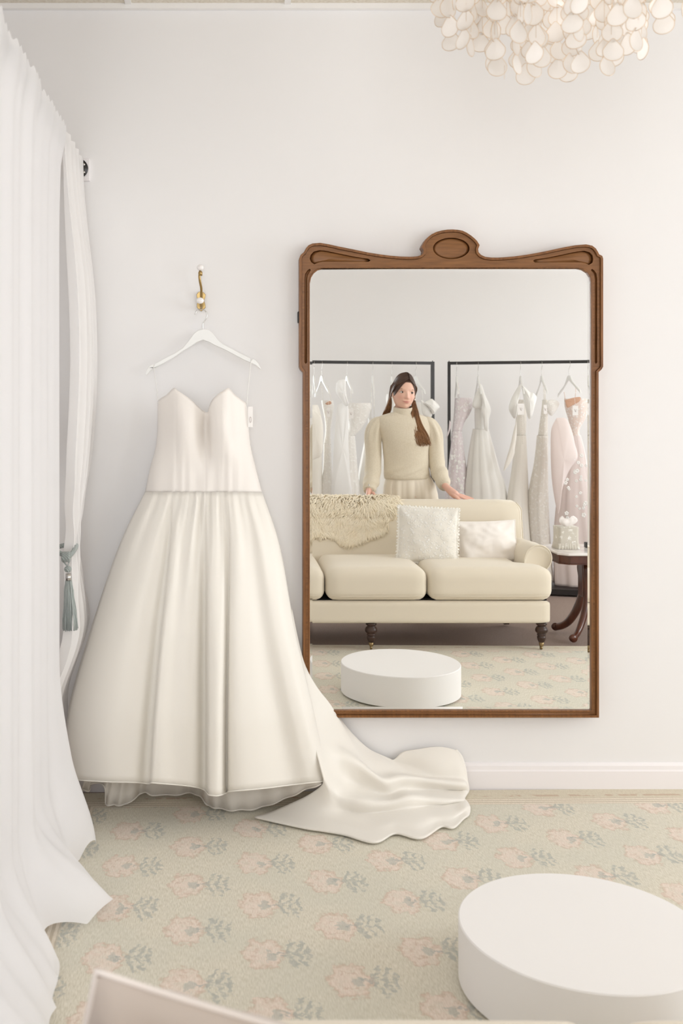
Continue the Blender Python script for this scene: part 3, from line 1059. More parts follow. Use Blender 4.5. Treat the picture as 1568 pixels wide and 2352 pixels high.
for row in S:
    r = []
    for (u, v, d) in row:
        p = W(u, v, d)
        p.z = max(p.z, .010)
        p.y = min(p.y, -.02)
        r.append(p)
    PT.append(r)
tr = loft(PT, 8, 7)
for i, r in enumerate(tr):
    for k, p in enumerate(r):
        q = Vector(p)
        ti, tk = i / (len(tr) - 1), k / (len(r) - 1)
        win = sm(.08, .3, ti) * sm(1.0, .85, ti)
        rid = math.exp(-((tk - .30 - .10 * ti) / .05) ** 2) * 1.0 - .8 * math.exp(-((tk - .40 - .10 * ti) / .06) ** 2) + .9 * math.exp(-((tk - .55 - .08 * ti) / .05) ** 2) - .7 * math.exp(-((tk - .66 - .05 * ti) / .05) ** 2) + .5 * math.exp(-((tk - .80) / .05) ** 2)
        q.z += .026 * rid * win * sm(0, .06, q.z)
        q.y -= .034 * rid * win
        nz = noise.noise(q * 9) * .006 + noise.noise(q * 4 + Vector((5, 0, 0))) * .008
        q.z += nz * sm(.02, .1, q.z)
        q.y -= abs(nz) * .5
        r[k] = (q.x, min(q.y, -.018), max(q.z, .008))
train = obj('train', sheet(MB(), tr), SATIN, gown)
mod(train, 'SOLIDIFY', thickness=.004, offset=1)
tag(train, 'long ivory train spread over the rug')
edge = [r[-1] for r in tr] + list(reversed(tr[-1]))[1:]
obj('train_hem_roll', MB().tube(edge, .0042, 8), SATIN, gown)
# lining dipping under the hem
LN = [(188, 1815, 3.83), (205, 1816, 3.84), (208, 1800, 3.84), (240, 1806, 3.80), (243, 1850, 3.80), (262, 1855, 3.795), (285, 1850, 3.80), (312, 1832, 3.83), (328, 1820, 3.86), (350, 1826, 3.88), (400, 1826, 3.89), (440, 1822, 3.88), (462, 1832, 3.83), (478, 1852, 3.79), (500, 1864, 3.765), (535, 1867.5, 3.745), (575, 1861, 3.755), (620, 1848, 3.755), (665, 1830, 3.73), (705, 1812, 3.69), (738, 1801, 3.665)]
lf = crs(LN, 6)
rws = []
for k in range(9):
    q = k / 8
    rr = []
    for i, (u, v, d) in enumerate(lf):
        p = W(u, v, d)
        p.z = max(p.z, .010)
        tz = .34
        cxx = -.12 + (p.x + .12) * .8
        s = sm(0, 1, q)
        rr.append((p.x + (cxx - p.x) * q, p.y + (-.20 - p.y) * s * .6 + .006 * math.sin(i * .9) * (1 - q), p.z + (tz - p.z) * q))
    rws.append(rr)
ln = obj('lining', sheet(MB(), rws), LINING, gown)
mod(ln, 'SOLIDIFY', thickness=.002)
obj('lining_hem', MB().tube(rws[0], .003, 6), LINING, gown)
tag(ln, 'paler underskirt lining showing below the hem')

# ------------------------------------------------------------------ curtains of the fitting cubicle
RX, RZ = -.575, 2.386
rod = thing('curtain_rod', 'black curtain rod with screwed wall flange behind the sheer curtains', 'curtain rod', (RX, 0, RZ))
obj('pole', MB().tube([(RX, -.01, RZ), (RX, -3.4, RZ)], .0125, 16), BLACK, rod)
mb = MB()
mb.tube([(RX, -.012, RZ), (RX, -.019, RZ)], .037, 40)
mb.tube([(RX, -.016, RZ), (RX, -.05, RZ)], .019, 24)
fl = obj('wall_flange', mb, BLACK, rod)
for a in (-.62, .62, PI - .62, PI + .62):
    p = (RX + .0255 * math.cos(a), -.0205, RZ + .0255 * math.sin(a))
    mb = MB().tube([(p[0], -.018, p[2]), (p[0], -.0215, p[2])], .0052, 14)
    s_ = obj('screw', mb, CHROME, fl)
    tag(s_, 'bright screw head')
o = obj('mounting_block', MB().box((RX - .045, -.013, RZ - .047), (RX + .043, -.0005, RZ + .04)), TRIM, rod, False)
bevel(o, .002)
tag(o, 'white square backing block')


def curtain_near(phase, dx, amp):
    def fn(s, t):
        y = -.53 - 1.75 * s + .045 * sm(.16, 0, t) * (1 - s)
        d = D + y
        z = RZ + .03 - t * (RZ + .03 - .006)
        k = sm(0, .06, t)
        w = amp * (.55 + .45 * k) * (math.sin(s * 47 + phase) * .5 + .22 * math.sin(s * 101 + phase * 2) + .5 * math.sin(s * 23 + 2 * phase + t * .5))
        flo = sm(.62, 0, z)
        fl0 = .075 * math.exp(-((s - 0) / .09) ** 2) * flo
        z2 = sm(.30, .0, z)
        fl1 = .185 * math.exp(-((d - 3.03) / .14) ** 2) * z2 ** 1.3 + .10 * math.exp(-((d - 2.62) / .12) ** 2) * z2 + .13 * math.exp(-((d - 2.3) / .2) ** 2) * z2 + .045 * z2
        w *= .35 + .65 * sm(.0, .35, s)
        x = RX + .004 + dx + w * (1 + .7 * flo) + fl0 + fl1
        x += .016 * sm(.06, .01, t) if dx > 0 else 0
        if t < .02:
            z += .006 * math.sin(s * 210)
        z = max(z + (.035 * z2 * abs(math.sin(s * 40 + phase)) * (1 - sm(0, .05, z))), .006)
        return (x, y, z)
    return MB().grid(fn, 300, 90)


CURT = 1
cn = thing('sheer_curtain', 'long white sheer curtain hanging straight and pooling on the rug at left', 'curtain', (RX, -1.2, RZ), 0)
c1 = obj('front_panel', curtain_near(0, .006, .014), SHEER, cn)
c2 = obj('back_panel', curtain_near(1.7, -.03, .014), SHEER, cn)
TZ, TY = .985, -.30


def curtain_far(s, t):
    z = RZ + .03 - t * (RZ + .03 - .01)
    g = math.exp(-((z - TZ) / .22) ** 2)                  # gathered by the tie
    sp = .46 * (1 - .72 * g)
    y = (-.275 * (1 - g) + TY * g) + sp * (s - .5) * -1
    y = min(y, -.028)
    bulge = .030 * math.exp(-((z - 1.65) / .45) ** 2) - .012 * g
    w = (.020 - .004 * g) * math.sin(s * 27 + .12 * math.sin(t * 5)) + .007 * math.sin(s * 61 + 1) + .004 * g * math.sin(z * 30 + s * 9)
    low = sm(TZ, .2, z)
    near = math.exp(-(s / .25) ** 2)
    tp = sm(2.40, 1.85, z)
    w *= .35 + .65 * tp
    return (RX + .0165 + .0135 * tp - .11 * sm(.72, .35, z) + bulge + w + .02 * low + .015 * (1 - s) * low, y, z)


cf = thing('tieback_curtain', 'white curtain gathered by a blue grey tassel tie beside the gown', 'curtain', (RX, -.28, RZ), 0)
obj('panel', MB().grid(curtain_far, 150, 110), SHEER2, cf)
tb = thing('curtain_tieback', 'sage blue cord tieback with a long fringed tassel on the left curtain', 'tieback', W(152, 1275, 3.60))
loop = [W(176, 1246, 3.74), W(173, 1258, 3.66), W(166, 1270, 3.61), W(158, 1277, 3.585), W(148, 1275, 3.575), W(132, 1268, 3.58), W(118, 1262, 3.66), W(125, 1258, 3.80), W(150, 1252, 3.86), W(170, 1246, 3.82), W(176, 1246, 3.75)]
obj('cord_loop', MB().tube(crs([tuple(p) for p in loop], 8), .0085, 10), CORD, tb)
kp = W(151.5, 1279, 3.57)
mb = MB()
for k in range(5):
    p = kp + Vector((-.010 + .005 * k, 0, 0))
    mb.add(*(lambda m_: (m_.v, m_.f))(MB().tube([p + Vector((0, .014 * math.cos(a), .0145 * math.sin(a))) for a in [2 * PI * i / 14 for i in range(15)]], .0045, 7)))
obj('wrapped_knot', mb, CORD, tb)
tp = W(156, 1306, 3.57)
obj('link_cord', MB().tube([kp + Vector((-.012, 0, -.012)), tp + Vector((-.002, 0, .008)), kp + Vector((.013, 0, -.012))], .0032, 7), CORD, tb)
obj('tassel_head', MB().ball(tp + Vector((0, 0, -.002)), (.0135, .0135, .0115), 16), CORD, tb)
fp = W(157, 1326, 3.57)
obj('ferrule', MB().lathe([(.0098, -.014), (.0098, .013)], fp, 20), CHROME, tb)
mb = MB()
rt = random.Random(3)
for k in range(210):
    a, q = rt.random() * 2 * PI, math.sqrt(rt.random())
    r0, r1 = .0105 * q, (.026 + .003 * rt.random()) * q
    L_ = W(160, 1446, 3.57).z + .006 * rt.random() - .002
    zt = fp.z - .012
    pts = []
    for i in range(6):
        t = i / 5
        r = r0 + (r1 - r0) * t ** .8 + .0012 * math.sin(i * 2 + k)
        pts.append((fp.x + .006 * t + r * math.cos(a), fp.y + r * math.sin(a), zt + (L_ - zt) * t))
    mb.tube(pts, .0012, 4)
obj('tassel_fringe', mb, FRINGE, tb)

# ------------------------------------------------------------------ chandelier of capiz shells
CH = (0.80 + .045, -1.4)
ch = thing('shell_chandelier', 'white capiz shell chandelier hanging from the ceiling above the podium', 'chandelier', (CH[0], CH[1], ZC))


def shell_mesh():
    mb = MB()
    out = []
    n = 28
    for k in range(n):
        a = 2 * PI * k / n
        z = -.030 - .030 * math.cos(a)
        r = .0262 * math.sin(a) * (1 + (.22 if math.cos(a) > 0 else .62) * math.cos(a))
        out.append((r, z))
    cz = -.036
    rs = []
    for k, dy in ((1, 0), (.7, .002), (.35, .0034), (.02, .0038)):
        rs.append([(x * k, dy, cz + (z - cz) * k) for x, z in out])
    mb.rings(rs, cap0=False)
    mb.rings([[(x, y + .0012, z) for x, y, z in r] for r in rs], cap0=False)
    mb.tube([(x, .0006, z) for x, z in out + out[:2]], .0009, 6, mi=1, cap=False)
    return mb


tmp = obj('capiz_shell', shell_mesh(), [CAPIZ, RIM], ch, world=False)
shell_me = tmp.data
bpy.data.objects.remove(tmp)
rc = random.Random(11)
places = []
strings = []
for (r, n, zb) in ((.05, 3, 2.385), (.115, 7, 2.385), (.175, 10, 2.40), (.235, 13, 2.435), (.285, 16, 2.485), (.32, 18, 2.55)):
    off = rc.random() * 6
    for k in range(n):
        a = off + 2 * PI * k / n + rc.uniform(-.08, .08)
        x, y = CH[0] + (r + rc.uniform(-.012, .012)) * math.cos(a), CH[1] + (r + rc.uniform(-.012, .012)) * math.sin(a)
        z = zb + rc.uniform(-.022, .022)
        strings.append((x, y, z))
        for q in range(6):
            places.append((z + q * .047 - .008, x + rc.uniform(-.006, .006), y + rc.uniform(-.006, .006), rc.uniform(-1.0, 1.0) + (PI / 2 + a if rc.random() < .45 else 0), rc.uniform(-.16, .16)))
places.sort(key=lambda p: p[0] + .16 * (p[2] - CH[1]))
stuff = MB()
base = shell_mesh()
for i, (z, x, y, rz, rx) in enumerate(places):
    m4 = Matrix.Translation(Vector((x, y, z))) @ Matrix.Scale(.93, 4) @ Matrix.Rotation(rz, 4, 'Z') @ Matrix.Rotation(rx, 4, 'X')
    if i < 100:
        o = bpy.data.objects.new('capiz_shell', shell_me)
        COL.objects.link(o)
        o.parent = ch
        o.matrix_basis = Matrix.Translation(-Vector((CH[0], CH[1], ZC))) @ m4
    else:
        o_ = len(stuff.v)
        stuff.v += [tuple(m4 @ Vector(p)) for p in base.v]
        stuff.f += [tuple(k + o_ for k in f) for f in base.f]
        stuff.m += base.m
o = obj('upper_shells', stuff, [CAPIZ, RIM], ch)
o['kind'] = 'stuff'
mb = MB()
for (x, y, z) in strings:
    mb.tube([(x, y, z), (x, y, 2.80)], .0005, 4)
mb.tube([W(1158, 150, 2.58), W(1158, 182, 2.58)], .0005, 4)
obj('nylon_thread', mb, RIM, ch)
mb = MB()
for r in (.06, .19, .32):
    mb.tube([(CH[0] + r * math.cos(a), CH[1] + r * math.sin(a), 2.80) for a in [2 * PI * k / 40 for k in range(41)]], .005, 8)
for k in range(4):
    a = k * PI / 4
    mb.tube([(CH[0] - .32 * math.cos(a), CH[1] - .32 * math.sin(a), 2.80), (CH[0] + .32 * math.cos(a), CH[1] + .32 * math.sin(a), 2.80)], .004, 6)
obj('ring_frame', mb, RIM, ch)
obj('stem', MB().tube([(CH[0], CH[1], 2.80), (CH[0], CH[1], ZC - .02)], .007, 10), RIM, ch)
obj('ceiling_rose', MB().lathe([(.065, -.002), (.06, -.02), (.02, -.035)], (CH[0], CH[1], ZC), 28), RIM, ch)
BULB = emit('bulb glow', (252, 250, 248), 30)
for k in range(3):
    a = 2 * PI * k / 3 + .4
    obj('bulb', MB().ball((CH[0] + .12 * math.cos(a), CH[1] + .12 * math.sin(a), 2.66), (.028, .028, .034), 14), BULB, ch)
    obj('bulb_holder', MB().tube([(CH[0] + .12 * math.cos(a), CH[1] + .12 * math.sin(a), 2.68), (CH[0] + .12 * math.cos(a), CH[1] + .12 * math.sin(a), 2.80)], .012, 10), RIM, ch)

# ------------------------------------------------------------------ sofa
X0, X1 = -.175, 1.975                                     # ends of the seat
SXC = (X0 + X1) / 2
YFs = YM(6.27)                                            # front of the seat cushions  (towards the mirror)


def yb(dist):                                             # distance behind the front
    return YFs - dist


sofa = thing('sofa', 'cream linen three seat sofa with rolled arms facing the mirror', 'sofa', (SXC, yb(.45), 0))


def softbox(x0, x1, y0, y1, z0, z1, r, crown=0.0, nx=22, ny=16, nz=8, warp=None):
    """upholstered block: rounded corners, crowned top"""
    mb = MB()
    bm = bmesh.new()
    bmesh.ops.create_cube(bm, size=1)
    bmesh.ops.subdivide_edges(bm, edges=bm.edges[:], cuts=13, use_grid_fill=True)
    cx_, cy_, cz_ = (x0 + x1) / 2, (y0 + y1) / 2, (z0 + z1) / 2
    hx, hy, hz = abs(x1 - x0) / 2, abs(y1 - y0) / 2, abs(z1 - z0) / 2
    for v in bm.verts:
        p = v.co * 2
        # denser near the edges
        q = [math.copysign(1 - (1 - abs(c)) ** 1.6, c) if abs(c) < 1 else c for c in p]
        P = Vector((q[0] * hx, q[1] * hy, q[2] * hz))
        I = Vector((max(-hx + r, min(hx - r, P.x)), max(-hy + r, min(hy - r, P.y)), max(-hz + r, min(hz - r, P.z))))
        dlt = P - I
        if dlt.length > 1e-9:
            P = I + dlt.normalized() * min(r, dlt.length if (abs(dlt.x) > 0) + (abs(dlt.y) > 0) + (abs(dlt.z) > 0) < 2 else r)
        fx = 1 - (P.x / hx) ** 2
        fy = 1 - (P.y / hy) ** 2
        if P.z > 0:
            P.z += crown * max(0, fx) ** .6 * max(0, fy) ** .6
        Q = P + Vector((cx_, cy_, cz_))
        if warp:
            Q = warp(Q)
        v.co = Q
    bm.verts.index_update()
    mb.add([v.co[:] for v in bm.verts], [tuple(v.index for v in f.verts) for f in bm.faces])
    bm.free()
    return mb


def piping(name, pts, r, par, m_=None):
    return obj(name, MB().tube(pts, r, 6), m_ or LINEN, par)


# base rail
o = obj('base', softbox(X0 + .018, X1 - .018, yb(.015), yb(.86), .165, .300, .022), LINEN, sofa)
obj('deck', MB().box((X0 + .03, yb(.06), .298), (X1 - .03, yb(.80), .306)), DECKBLACK, sofa, False)  # thin black sheet between base and seat cushions
# seat cushions
cuts = [X0 - .005, .590, 1.213, X1]
for k in range(3):
    a, b_ = cuts[k] + .003, cuts[k + 1] - .003

    def wp(Q, k=k, a=a, b_=b_):
        # outer cushions step round the front of the arms
        if k != 1:
            s = sm(yb(.17), yb(.27), Q.y)
            if k == 2:
                lim = X1 - .135
                Q.x = a + (Q.x - a) * (1 - s * (b_ - lim) / (b_ - a))
            else:
                lim = X0 + .135
                Q.x = b_ - (b_ - Q.x) * (1 - s * (lim - a) / (b_ - a))
        # slight lift of the front corners from the base
        return Q
    c = obj('seat_cushion', softbox(a, b_, YFs, yb(.68), .302, .500, .062, .010, warp=wp), LINEN, sofa)
    z = .335
    pts = crs([(a + .03, YFs - .035, z), (a + .065, YFs - .004, z), ((a + b_) / 2, YFs + .001, z), (b_ - .065, YFs - .004, z), (b_ - .03, YFs - .035, z)], 6)
    piping('welt', pts, .0022, c)
# back
def backwarp(Q):
    t = (Q.z - .30) / .54
    Q.y -= .11 * t                                        # rake
    return Q


bk = obj('backrest', softbox(X0 + .005, X1 - .005 + .02, yb(.62), yb(.82), .28, .848, .075, .004, warp=backwarp), LINEN, sofa)
for xx in (X0 + .012, X1 + .006):
    pts = [(xx, yb(.64 + .11 * t), .30 + .56 * t) for t in [k / 12 * .88 for k in range(13)]] + [(xx - math.copysign(.03, xx - SXC), yb(.76), .838)]
    piping('back_welt', crs(pts, 3), .004, bk)
# arms
for s_ in (-1, 1):
    cxa = (X1 - .035) if s_ > 0 else (X0 + .035)
    # scroll profile (across the arm): x offset outwards, z
    pr_ = []
    for k in range(25):
        a = -.26 * PI + (1.13 * PI) * k / 24
        pr_.append((.008 + .083 * math.cos(a), .530 + .083 * math.sin(a)))
    pr_ = [(.046, .30), (.046, .40), (.047, .445)] + pr_ + [(-.079, .53), (-.082, .47), (-.082, .40), (-.082, .30)]
    rs = []
    for y, zz, k in ((yb(.245), 0, .93), (yb(.236), 0, .97), (yb(.245), 0, 1), (yb(.26), 0, 1), (yb(.40), .002, 1), (yb(.55), -.004, 1), (yb(.70), -.008, 1), (yb(.80), -.012, 1)):
        rs.append([(cxa + s_ * x * k, y, .30 + (z + zz - .30) * (k if z > .4 else 1)) for x, z in pr_])
    ar = obj('arm', MB().rings(rs), LINEN, sofa)
    inn_ = [(cxa + s_ * x * 1.0, yb(.2385), z) for x, z in pr_]
    piping('arm_welt', inn_, .0042, ar)
# turned front legs on casters, plain back legs
LP = [(.030, .165), (.034, .158), (.03, .152), (.022, .147), (.031, .139), (.037, .128), (.038, .118), (.034, .108), (.024, .100), (.027, .096), (.027, .091), (.0225, .086), (.026, .082), (.026, .074), (.0235, .062), (.019, .052), (.017, .047)]
for xx in (X0 + .07, .872, X1 - .065):
    yy = yb(.05)
    lg = obj('leg', MB().lathe(list(reversed(LP)), (xx, yy, 0), 28), DARKWOOD, sofa)
    obj('caster_cup', MB().lathe([(.011, .022), (.0125, .026), (.0165, .048)], (xx, yy, 0), 20), BRONZE, lg)
    w_ = MB().tube([(xx - .006, yy - .008, .012), (xx + .006, yy - .008, .012)], .0118, 18)
    w_.tube([(xx, yy, .026), (xx, yy - .008, .014)], .005, 8)
    obj('caster_wheel', w_, BRONZE, lg)
for xx in (X0 + .08, X1 - .075):
    mb = MB()
    p0, p1 = Vector((xx, yb(.74), .166)), Vector((xx, yb(.82), 0))
    mb.rings([[(p.x - w / 2, p.y - w / 2, p.z), (p.x + w / 2, p.y - w / 2, p.z), (p.x + w / 2, p.y + w / 2, p.z), (p.x - w / 2, p.y + w / 2, p.z)] for p, w in ((p1, .034), (p0, .055))])
    obj('back_leg', mb, DARKWOOD, sofa, False)


# ------------------------------------------------------------------ cushions on the sofa
def pillow(w, h, t, n=26, pinch=.10, seed=0, wr=.004):
    """pillow centred on the origin: x width, z height, y thickness"""
    def side(s):
        def fn(a, b):
            x, z = a * 2 - 1, b * 2 - 1
            ex = 1 - pinch * (1 - abs(z)) ** 0.8 * 0 - pinch * (1 - z * z) * .55
            ez = 1 - pinch * (1 - x * x) * .55
            th = max(0, (1 - x ** 2)) ** .55 * max(0, (1 - z ** 2)) ** .55
            nz = noise.noise(Vector((x * 2 + seed, z * 2, s))) * wr * 3 + noise.noise(Vector((x * 5 + seed, z * 5, s * 3))) * wr
            crn = wr * 1.5 * math.sin(9 * (abs(x) - abs(z))) * (abs(x) * abs(z)) ** 2 * 2
            return (x * w / 2 * ex, s * (t / 2 * th + (nz + crn) * min(1, th * 3)), z * h / 2 * ez)
        return fn
    mb = MB()
    mb.grid(side(1), n, n)
    mb.grid(side(-1), n, n)
    return mb


def place(mb, m4):
    r = MB()
    r.v = [tuple(m4 @ Vector(p)) for p in mb.v]
    r.f, r.m = mb.f, mb.m
    return r


def put_pillow(name, label, c, w, h, t, rot, m_, seed=0, edge=None, pinch=.1, wr=.004):
    root = thing(name, label, 'cushion', c)
    m4 = Matrix.Translation(Vector(c)) @ rot
    obj('cover', place(pillow(w, h, t, 30, pinch, seed, wr), m4), m_, root)
    if edge:
        edge(root, m4, w, h, pinch)
    return root


def perim(w, h, pinch, n=120, grow=0.0):
    out = []
    for k in range(n):
        q = k / n * 4
        s = int(q)
        f = (q - s) * 2 - 1
        x, z = ((f, -1), (1, f), (-f, 1), (-1, -f))[s]
        ex = 1 - pinch * (1 - z * z) * .55
        ez = 1 - pinch * (1 - x * x) * .55
        out.append((x * (w / 2 * ex + grow), z * (h / 2 * ez + grow)))
    return out


def scallop(root, m4, w, h, pinch):
    n = 240
    inner = perim(w, h, pinch, n, -.006)
    outer_ = perim(w, h, pinch, n, .0)
    mb = MB()
    vs, fs = [], []
    for k in range(n):
        sc = .012 + .007 * abs(math.sin(k * PI / 5.0))
        d_ = Vector((outer_[k][0], outer_[k][1])).normalized()
        wv = .004 * math.sin(k * .45)
        vs += [m4 @ Vector((inner[k][0], 0, inner[k][1])), m4 @ Vector((outer_[k][0] + d_.x * sc * .5, wv * .6, outer_[k][1] + d_.y * sc * .5)), m4 @ Vector((outer_[k][0] + d_.x * sc, wv, outer_[k][1] + d_.y * sc))]
    for k in range(n):
        a, b_ = 3 * k, 3 * ((k + 1) % n)
        fs.append((a, b_, b_ + 1, a + 1))
        if k % 3 != 1:
            fs.append((a + 1, b_ + 1, b_ + 2, a + 2))
    mb.add(vs, fs)
    o = obj('scalloped_edging', mb, LACEEDGE, root)
    mod(o, 'SOLIDIFY', thickness=.0015)


def welt(root, m4, w, h, pinch):
    p = perim(w, h, pinch, 120, .001)
    obj('piping', MB().tube([m4 @ Vector((x, 0, z)) for x, z in p + p[:2]], .0035, 6, cap=False), PILLOWE if 'stone' in root['label'] else COTTON, root)


RX_ = lambda a: Matrix.Rotation(a, 4, 'X')
RY_ = lambda a: Matrix.Rotation(a, 4, 'Y')
RZ_ = lambda a: Matrix.Rotation(a, 4, 'Z')
pm = M(982, 1230, 6.72)
put_pillow('lace_cushion', 'white square lace cushion with scalloped edging leaning on the sofa back', pm, .385, .365, .13, RZ_(.10) @ RX_(.26) @ RY_(.05), LACEP, 3, scallop, .08)
pm = M(1120, 1249, 6.78)
put_pillow('plain_cushion', 'plain white oblong cushion between the lace cushion and the sofa arm', pm, .40, .30, .14, RZ_(-.10) @ RX_(.24) @ RY_(-.02), COTTON, 8, welt, .09, .007)
# cushion at the near end, seen from above and behind
pn = Vector((.075, yb(.43) , .60))
put_pillow('stone_cushion', 'stone grey linen cushion with pale piping standing at the near end of the sofa', (0.012, -2.80, .626), .42, .30, .13, RZ_(-.05) @ RX_(.25) @ RY_(.30), PILLOWG, 5, welt, .08)

# ------------------------------------------------------------------ sheepskin over the sofa back
sk = thing('sheepskin_throw', 'cream sheepskin throw draped over the left half of the sofa back', 'throw', (.75, yb(.83), .86))


def skin_pt(a, b):
    """a along the sofa, b from behind over the top and down the front"""
    x0 = .30 + .03 * math.sin(b * 6)
    x1 = 1.165 + .02 * math.sin(b * 7) - .10 * sm(.75, 1, b)
    x = x0 + (x1 - x0) * a
    # lower edge of the fleece on the front of the backrest
    drop = interp([(.0, .10), (.30, .11), (.42, .115), (.50, .11), (.58, .15), (.66, .175), (.74, .15), (.84, .12), (.93, .10), (1.0, .05)], a)
    L1, L2 = .16, .17                                     # back, over
    tot = L1 + L2 + drop
    s = b * tot
    rt = .122
    ztop = .853 + .012
    yc_ = yb(.835)
    if s < L1:
        return Vector((x, yc_ - rt, ztop - rt - (L1 - s)))
    if s < L1 + L2:
        q = (s - L1) / L2 * PI
        return Vector((x, yc_ - rt * math.cos(q), ztop - rt + rt * math.sin(q)))
    e = s - L1 - L2
    return Vector((x, yc_ + rt + .20 * e, ztop - rt - e))


obj('hide', MB().grid(lambda a, b: skin_pt(a, b), 40, 40), FLEECE, sk)
mb = MB()
rs_ = random.Random(5)
for k in range(9500):
    a, b = rs_.random(), rs_.random() ** .9 if k % 3 else .6 + .4 * rs_.random()
    p = skin_pt(a, b)
    e = 1e-3
    tu = (skin_pt(min(a + e, 1), b) - skin_pt(max(a - e, 0), b)).normalized()
    tv = (skin_pt(a, min(b + e, 1)) - skin_pt(a, max(b - e, 0))).normalized()
    nrm = tv.cross(tu)
    if nrm.dot(p - Vector((p.x, yb(.835), .75))) < 0:
        nrm = -nrm
    ln_ = .030 + .026 * rs_.random()
    sw = noise.noise(p * 9) * 2.2
    fl = (tv * (.75) + tu * (.45 * sw + rs_.uniform(-.35, .35))).normalized()
    c0 = p
    c1 = p + nrm * ln_ * .26 + fl * ln_ * .30
    c2 = c1 + nrm * ln_ * .04 + fl * ln_ * .45 + tu * rs_.uniform(-.006, .006)
    c3 = c2 + fl * ln_ * .30 - nrm * ln_ * .16 + tu * rs_.uniform(-.010, .010)
    w0 = .0044 + .0020 * rs_.random()
    mb.tube([c0, c1, c2, c3], [w0, w0, w0 * .75, w0 * .12], 5, .8, cap=False)
fl_ = obj('fleece', mb, FLEECE, sk)

# ------------------------------------------------------------------ side table
tb_ = thing('side_table', 'marble topped mahogany side table with scrolled legs beside the sofa arm', 'table', M(1395, 1470, 6.7))
TX, TYc = 2.46, YM(6.70)
TZt = .568


def tabletop(hx, hy, c):
    return [(TX - hx + c, TYc - hy), (TX + hx - c, TYc - hy), (TX + hx, TYc - hy + c), (TX + hx, TYc + hy - c), (TX + hx - c, TYc + hy), (TX - hx + c, TYc + hy), (TX - hx, TYc + hy - c), (TX - hx, TYc - hy + c)]


o = obj('marble_top', MB().plate(tabletop(.392, .235, .055), [], TZt - .018, TZt, 'z'), MARBLE, tb_, False)
bevel(o, .007, 3, 30)
o = obj('apron', MB().plate(tabletop(.372, .215, .055), [], TZt - .075, TZt - .018, 'z'), MAHOG, tb_, False)
bevel(o, .003)
mb = MB().plate(tabletop(.379, .222, .055), [], TZt - .026, TZt - .019, 'z')
mb.plate(tabletop(.379, .222, .055), [], TZt - .075, TZt - .068, 'z')
obj('apron_moulding', mb, MAHOG, tb_, False)
for sx in (-1, 1):
    bx = TX + sx * .16
    o = obj('standard', MB().box((bx - .026, TYc - .045, .26), (bx + .026, TYc + .045, TZt - .075)), MAHOG, tb_, False)
    bevel(o, .006)
    for sy in (-1, 1):
        pts = [(bx, TYc + sy * .035, .475), (bx + sx * .006, TYc + sy * .055, .44), (bx, TYc + sy * .045, .36), (bx, TYc + sy * .05, .27), (bx + sx * .02, TYc + sy * .07, .17), (bx + sx * .055, TYc + sy * .10, .09), (bx + sx * .09, TYc + sy * .135, .045), (bx + sx * .125, TYc + sy * .17, .026)]
        rr = [.022, .026, .024, .024, .031, .029, .026, .025]
        l_ = obj('leg', MB().tube(crs(pts, 5), [interp(list(enumerate(rr)), k / 5) for k in range(36)], 10, .75), MAHOG, tb_)
        q = Vector(pts[-1])
        obj('scroll_foot', MB().tube([(q.x - .004, q.y - .0, .026), (q.x + .004 * sx, q.y + .016 * sy, .026)], .0255, 18), MAHOG, l_)
        obj('scroll_bracket', MB().tube([(bx - .02, TYc + sy * .052, .487), (bx + .02, TYc + sy * .052, .487)], .020, 16), MAHOG, l_)
obj('stretcher', MB().tube([(TX - .16, TYc, .30), (TX - .05, TYc, .30), (TX, TYc, .31), (TX + .05, TYc, .30), (TX + .16, TYc, .30)], [.014, .014, .026, .014, .014], 12), MAHOG, tb_)

bx_ = M(1299, 1255, 6.72)
bz = TZt + .001
tx = thing('tissue_box', 'grey floral fabric tissue box cover on the marble table', 'tissue box', (bx_.x, bx_.y, bz))
hw = .068
mb = MB()
rs = []
for z, k in ((0.004, 1.0), (.02, 1.0), (.07, .97), (.125, .98), (.138, 1.0), (.142, .93), (.142, .4)):
    r = []
    for i in range(40):
        a = 2 * PI * i / 40 + PI / 4
        c, s = math.cos(a), math.sin(a)
        q = 1 / max(abs(c), abs(s))
        q = q * .86 + .14 * 1.2
        r.append((bx_.x + hw * k * c * q * .95, bx_.y + hw * k * s * q * .95, bz + z))
    rs.append(r)
obj('fabric_cover', mb.rings(rs), FLORAL, tx)
rs = []
for z, g in ((.036, 0), (.018, .5), (.0, 1)):
    r = []
    for i in range(120):
        a = 2 * PI * i / 120
        c, s = math.cos(a), math.sin(a)
        q = 1 / max(abs(c), abs(s)) * .86 + .168
        k = hw * (1.0 + .10 * g + .05 * g * math.sin(i * 1.57))
        r.append((bx_.x + k * c * q * .96, bx_.y + k * s * q * .96, bz + z))
    rs.append(r)
obj('ruffle', MB().rings(rs, cap0=False, cap1=False), FLORAL, tx)


def tiss(a, b):
    th = a * 2 * PI
    r = .012 + .042 * math.sin(b * 2.6) * (1 + .22 * math.sin(3 * th + 1) + .12 * math.sin(7 * th))
    return (bx_.x + .008 + r * math.cos(th), bx_.y + r * math.sin(th) * .6, bz + .138 + .060 * b * (1 + .18 * math.sin(2 * th + b)))


obj('tissue_sheet', MB().grid(tiss, 48, 14, cu=True), TISSUE, tx)
bb = M(1347, 1256, 6.74)
o = obj('black_box', MB().box((bb.x - .012, bb.y - .02, TZt + .001), (bb.x + .03, bb.y + .02, TZt + .036)), BLACK, None, False, loc=(bb.x, bb.y, TZt))
bevel(o, .004)
tag(o, 'small black box at the end of the marble table top', 'box')

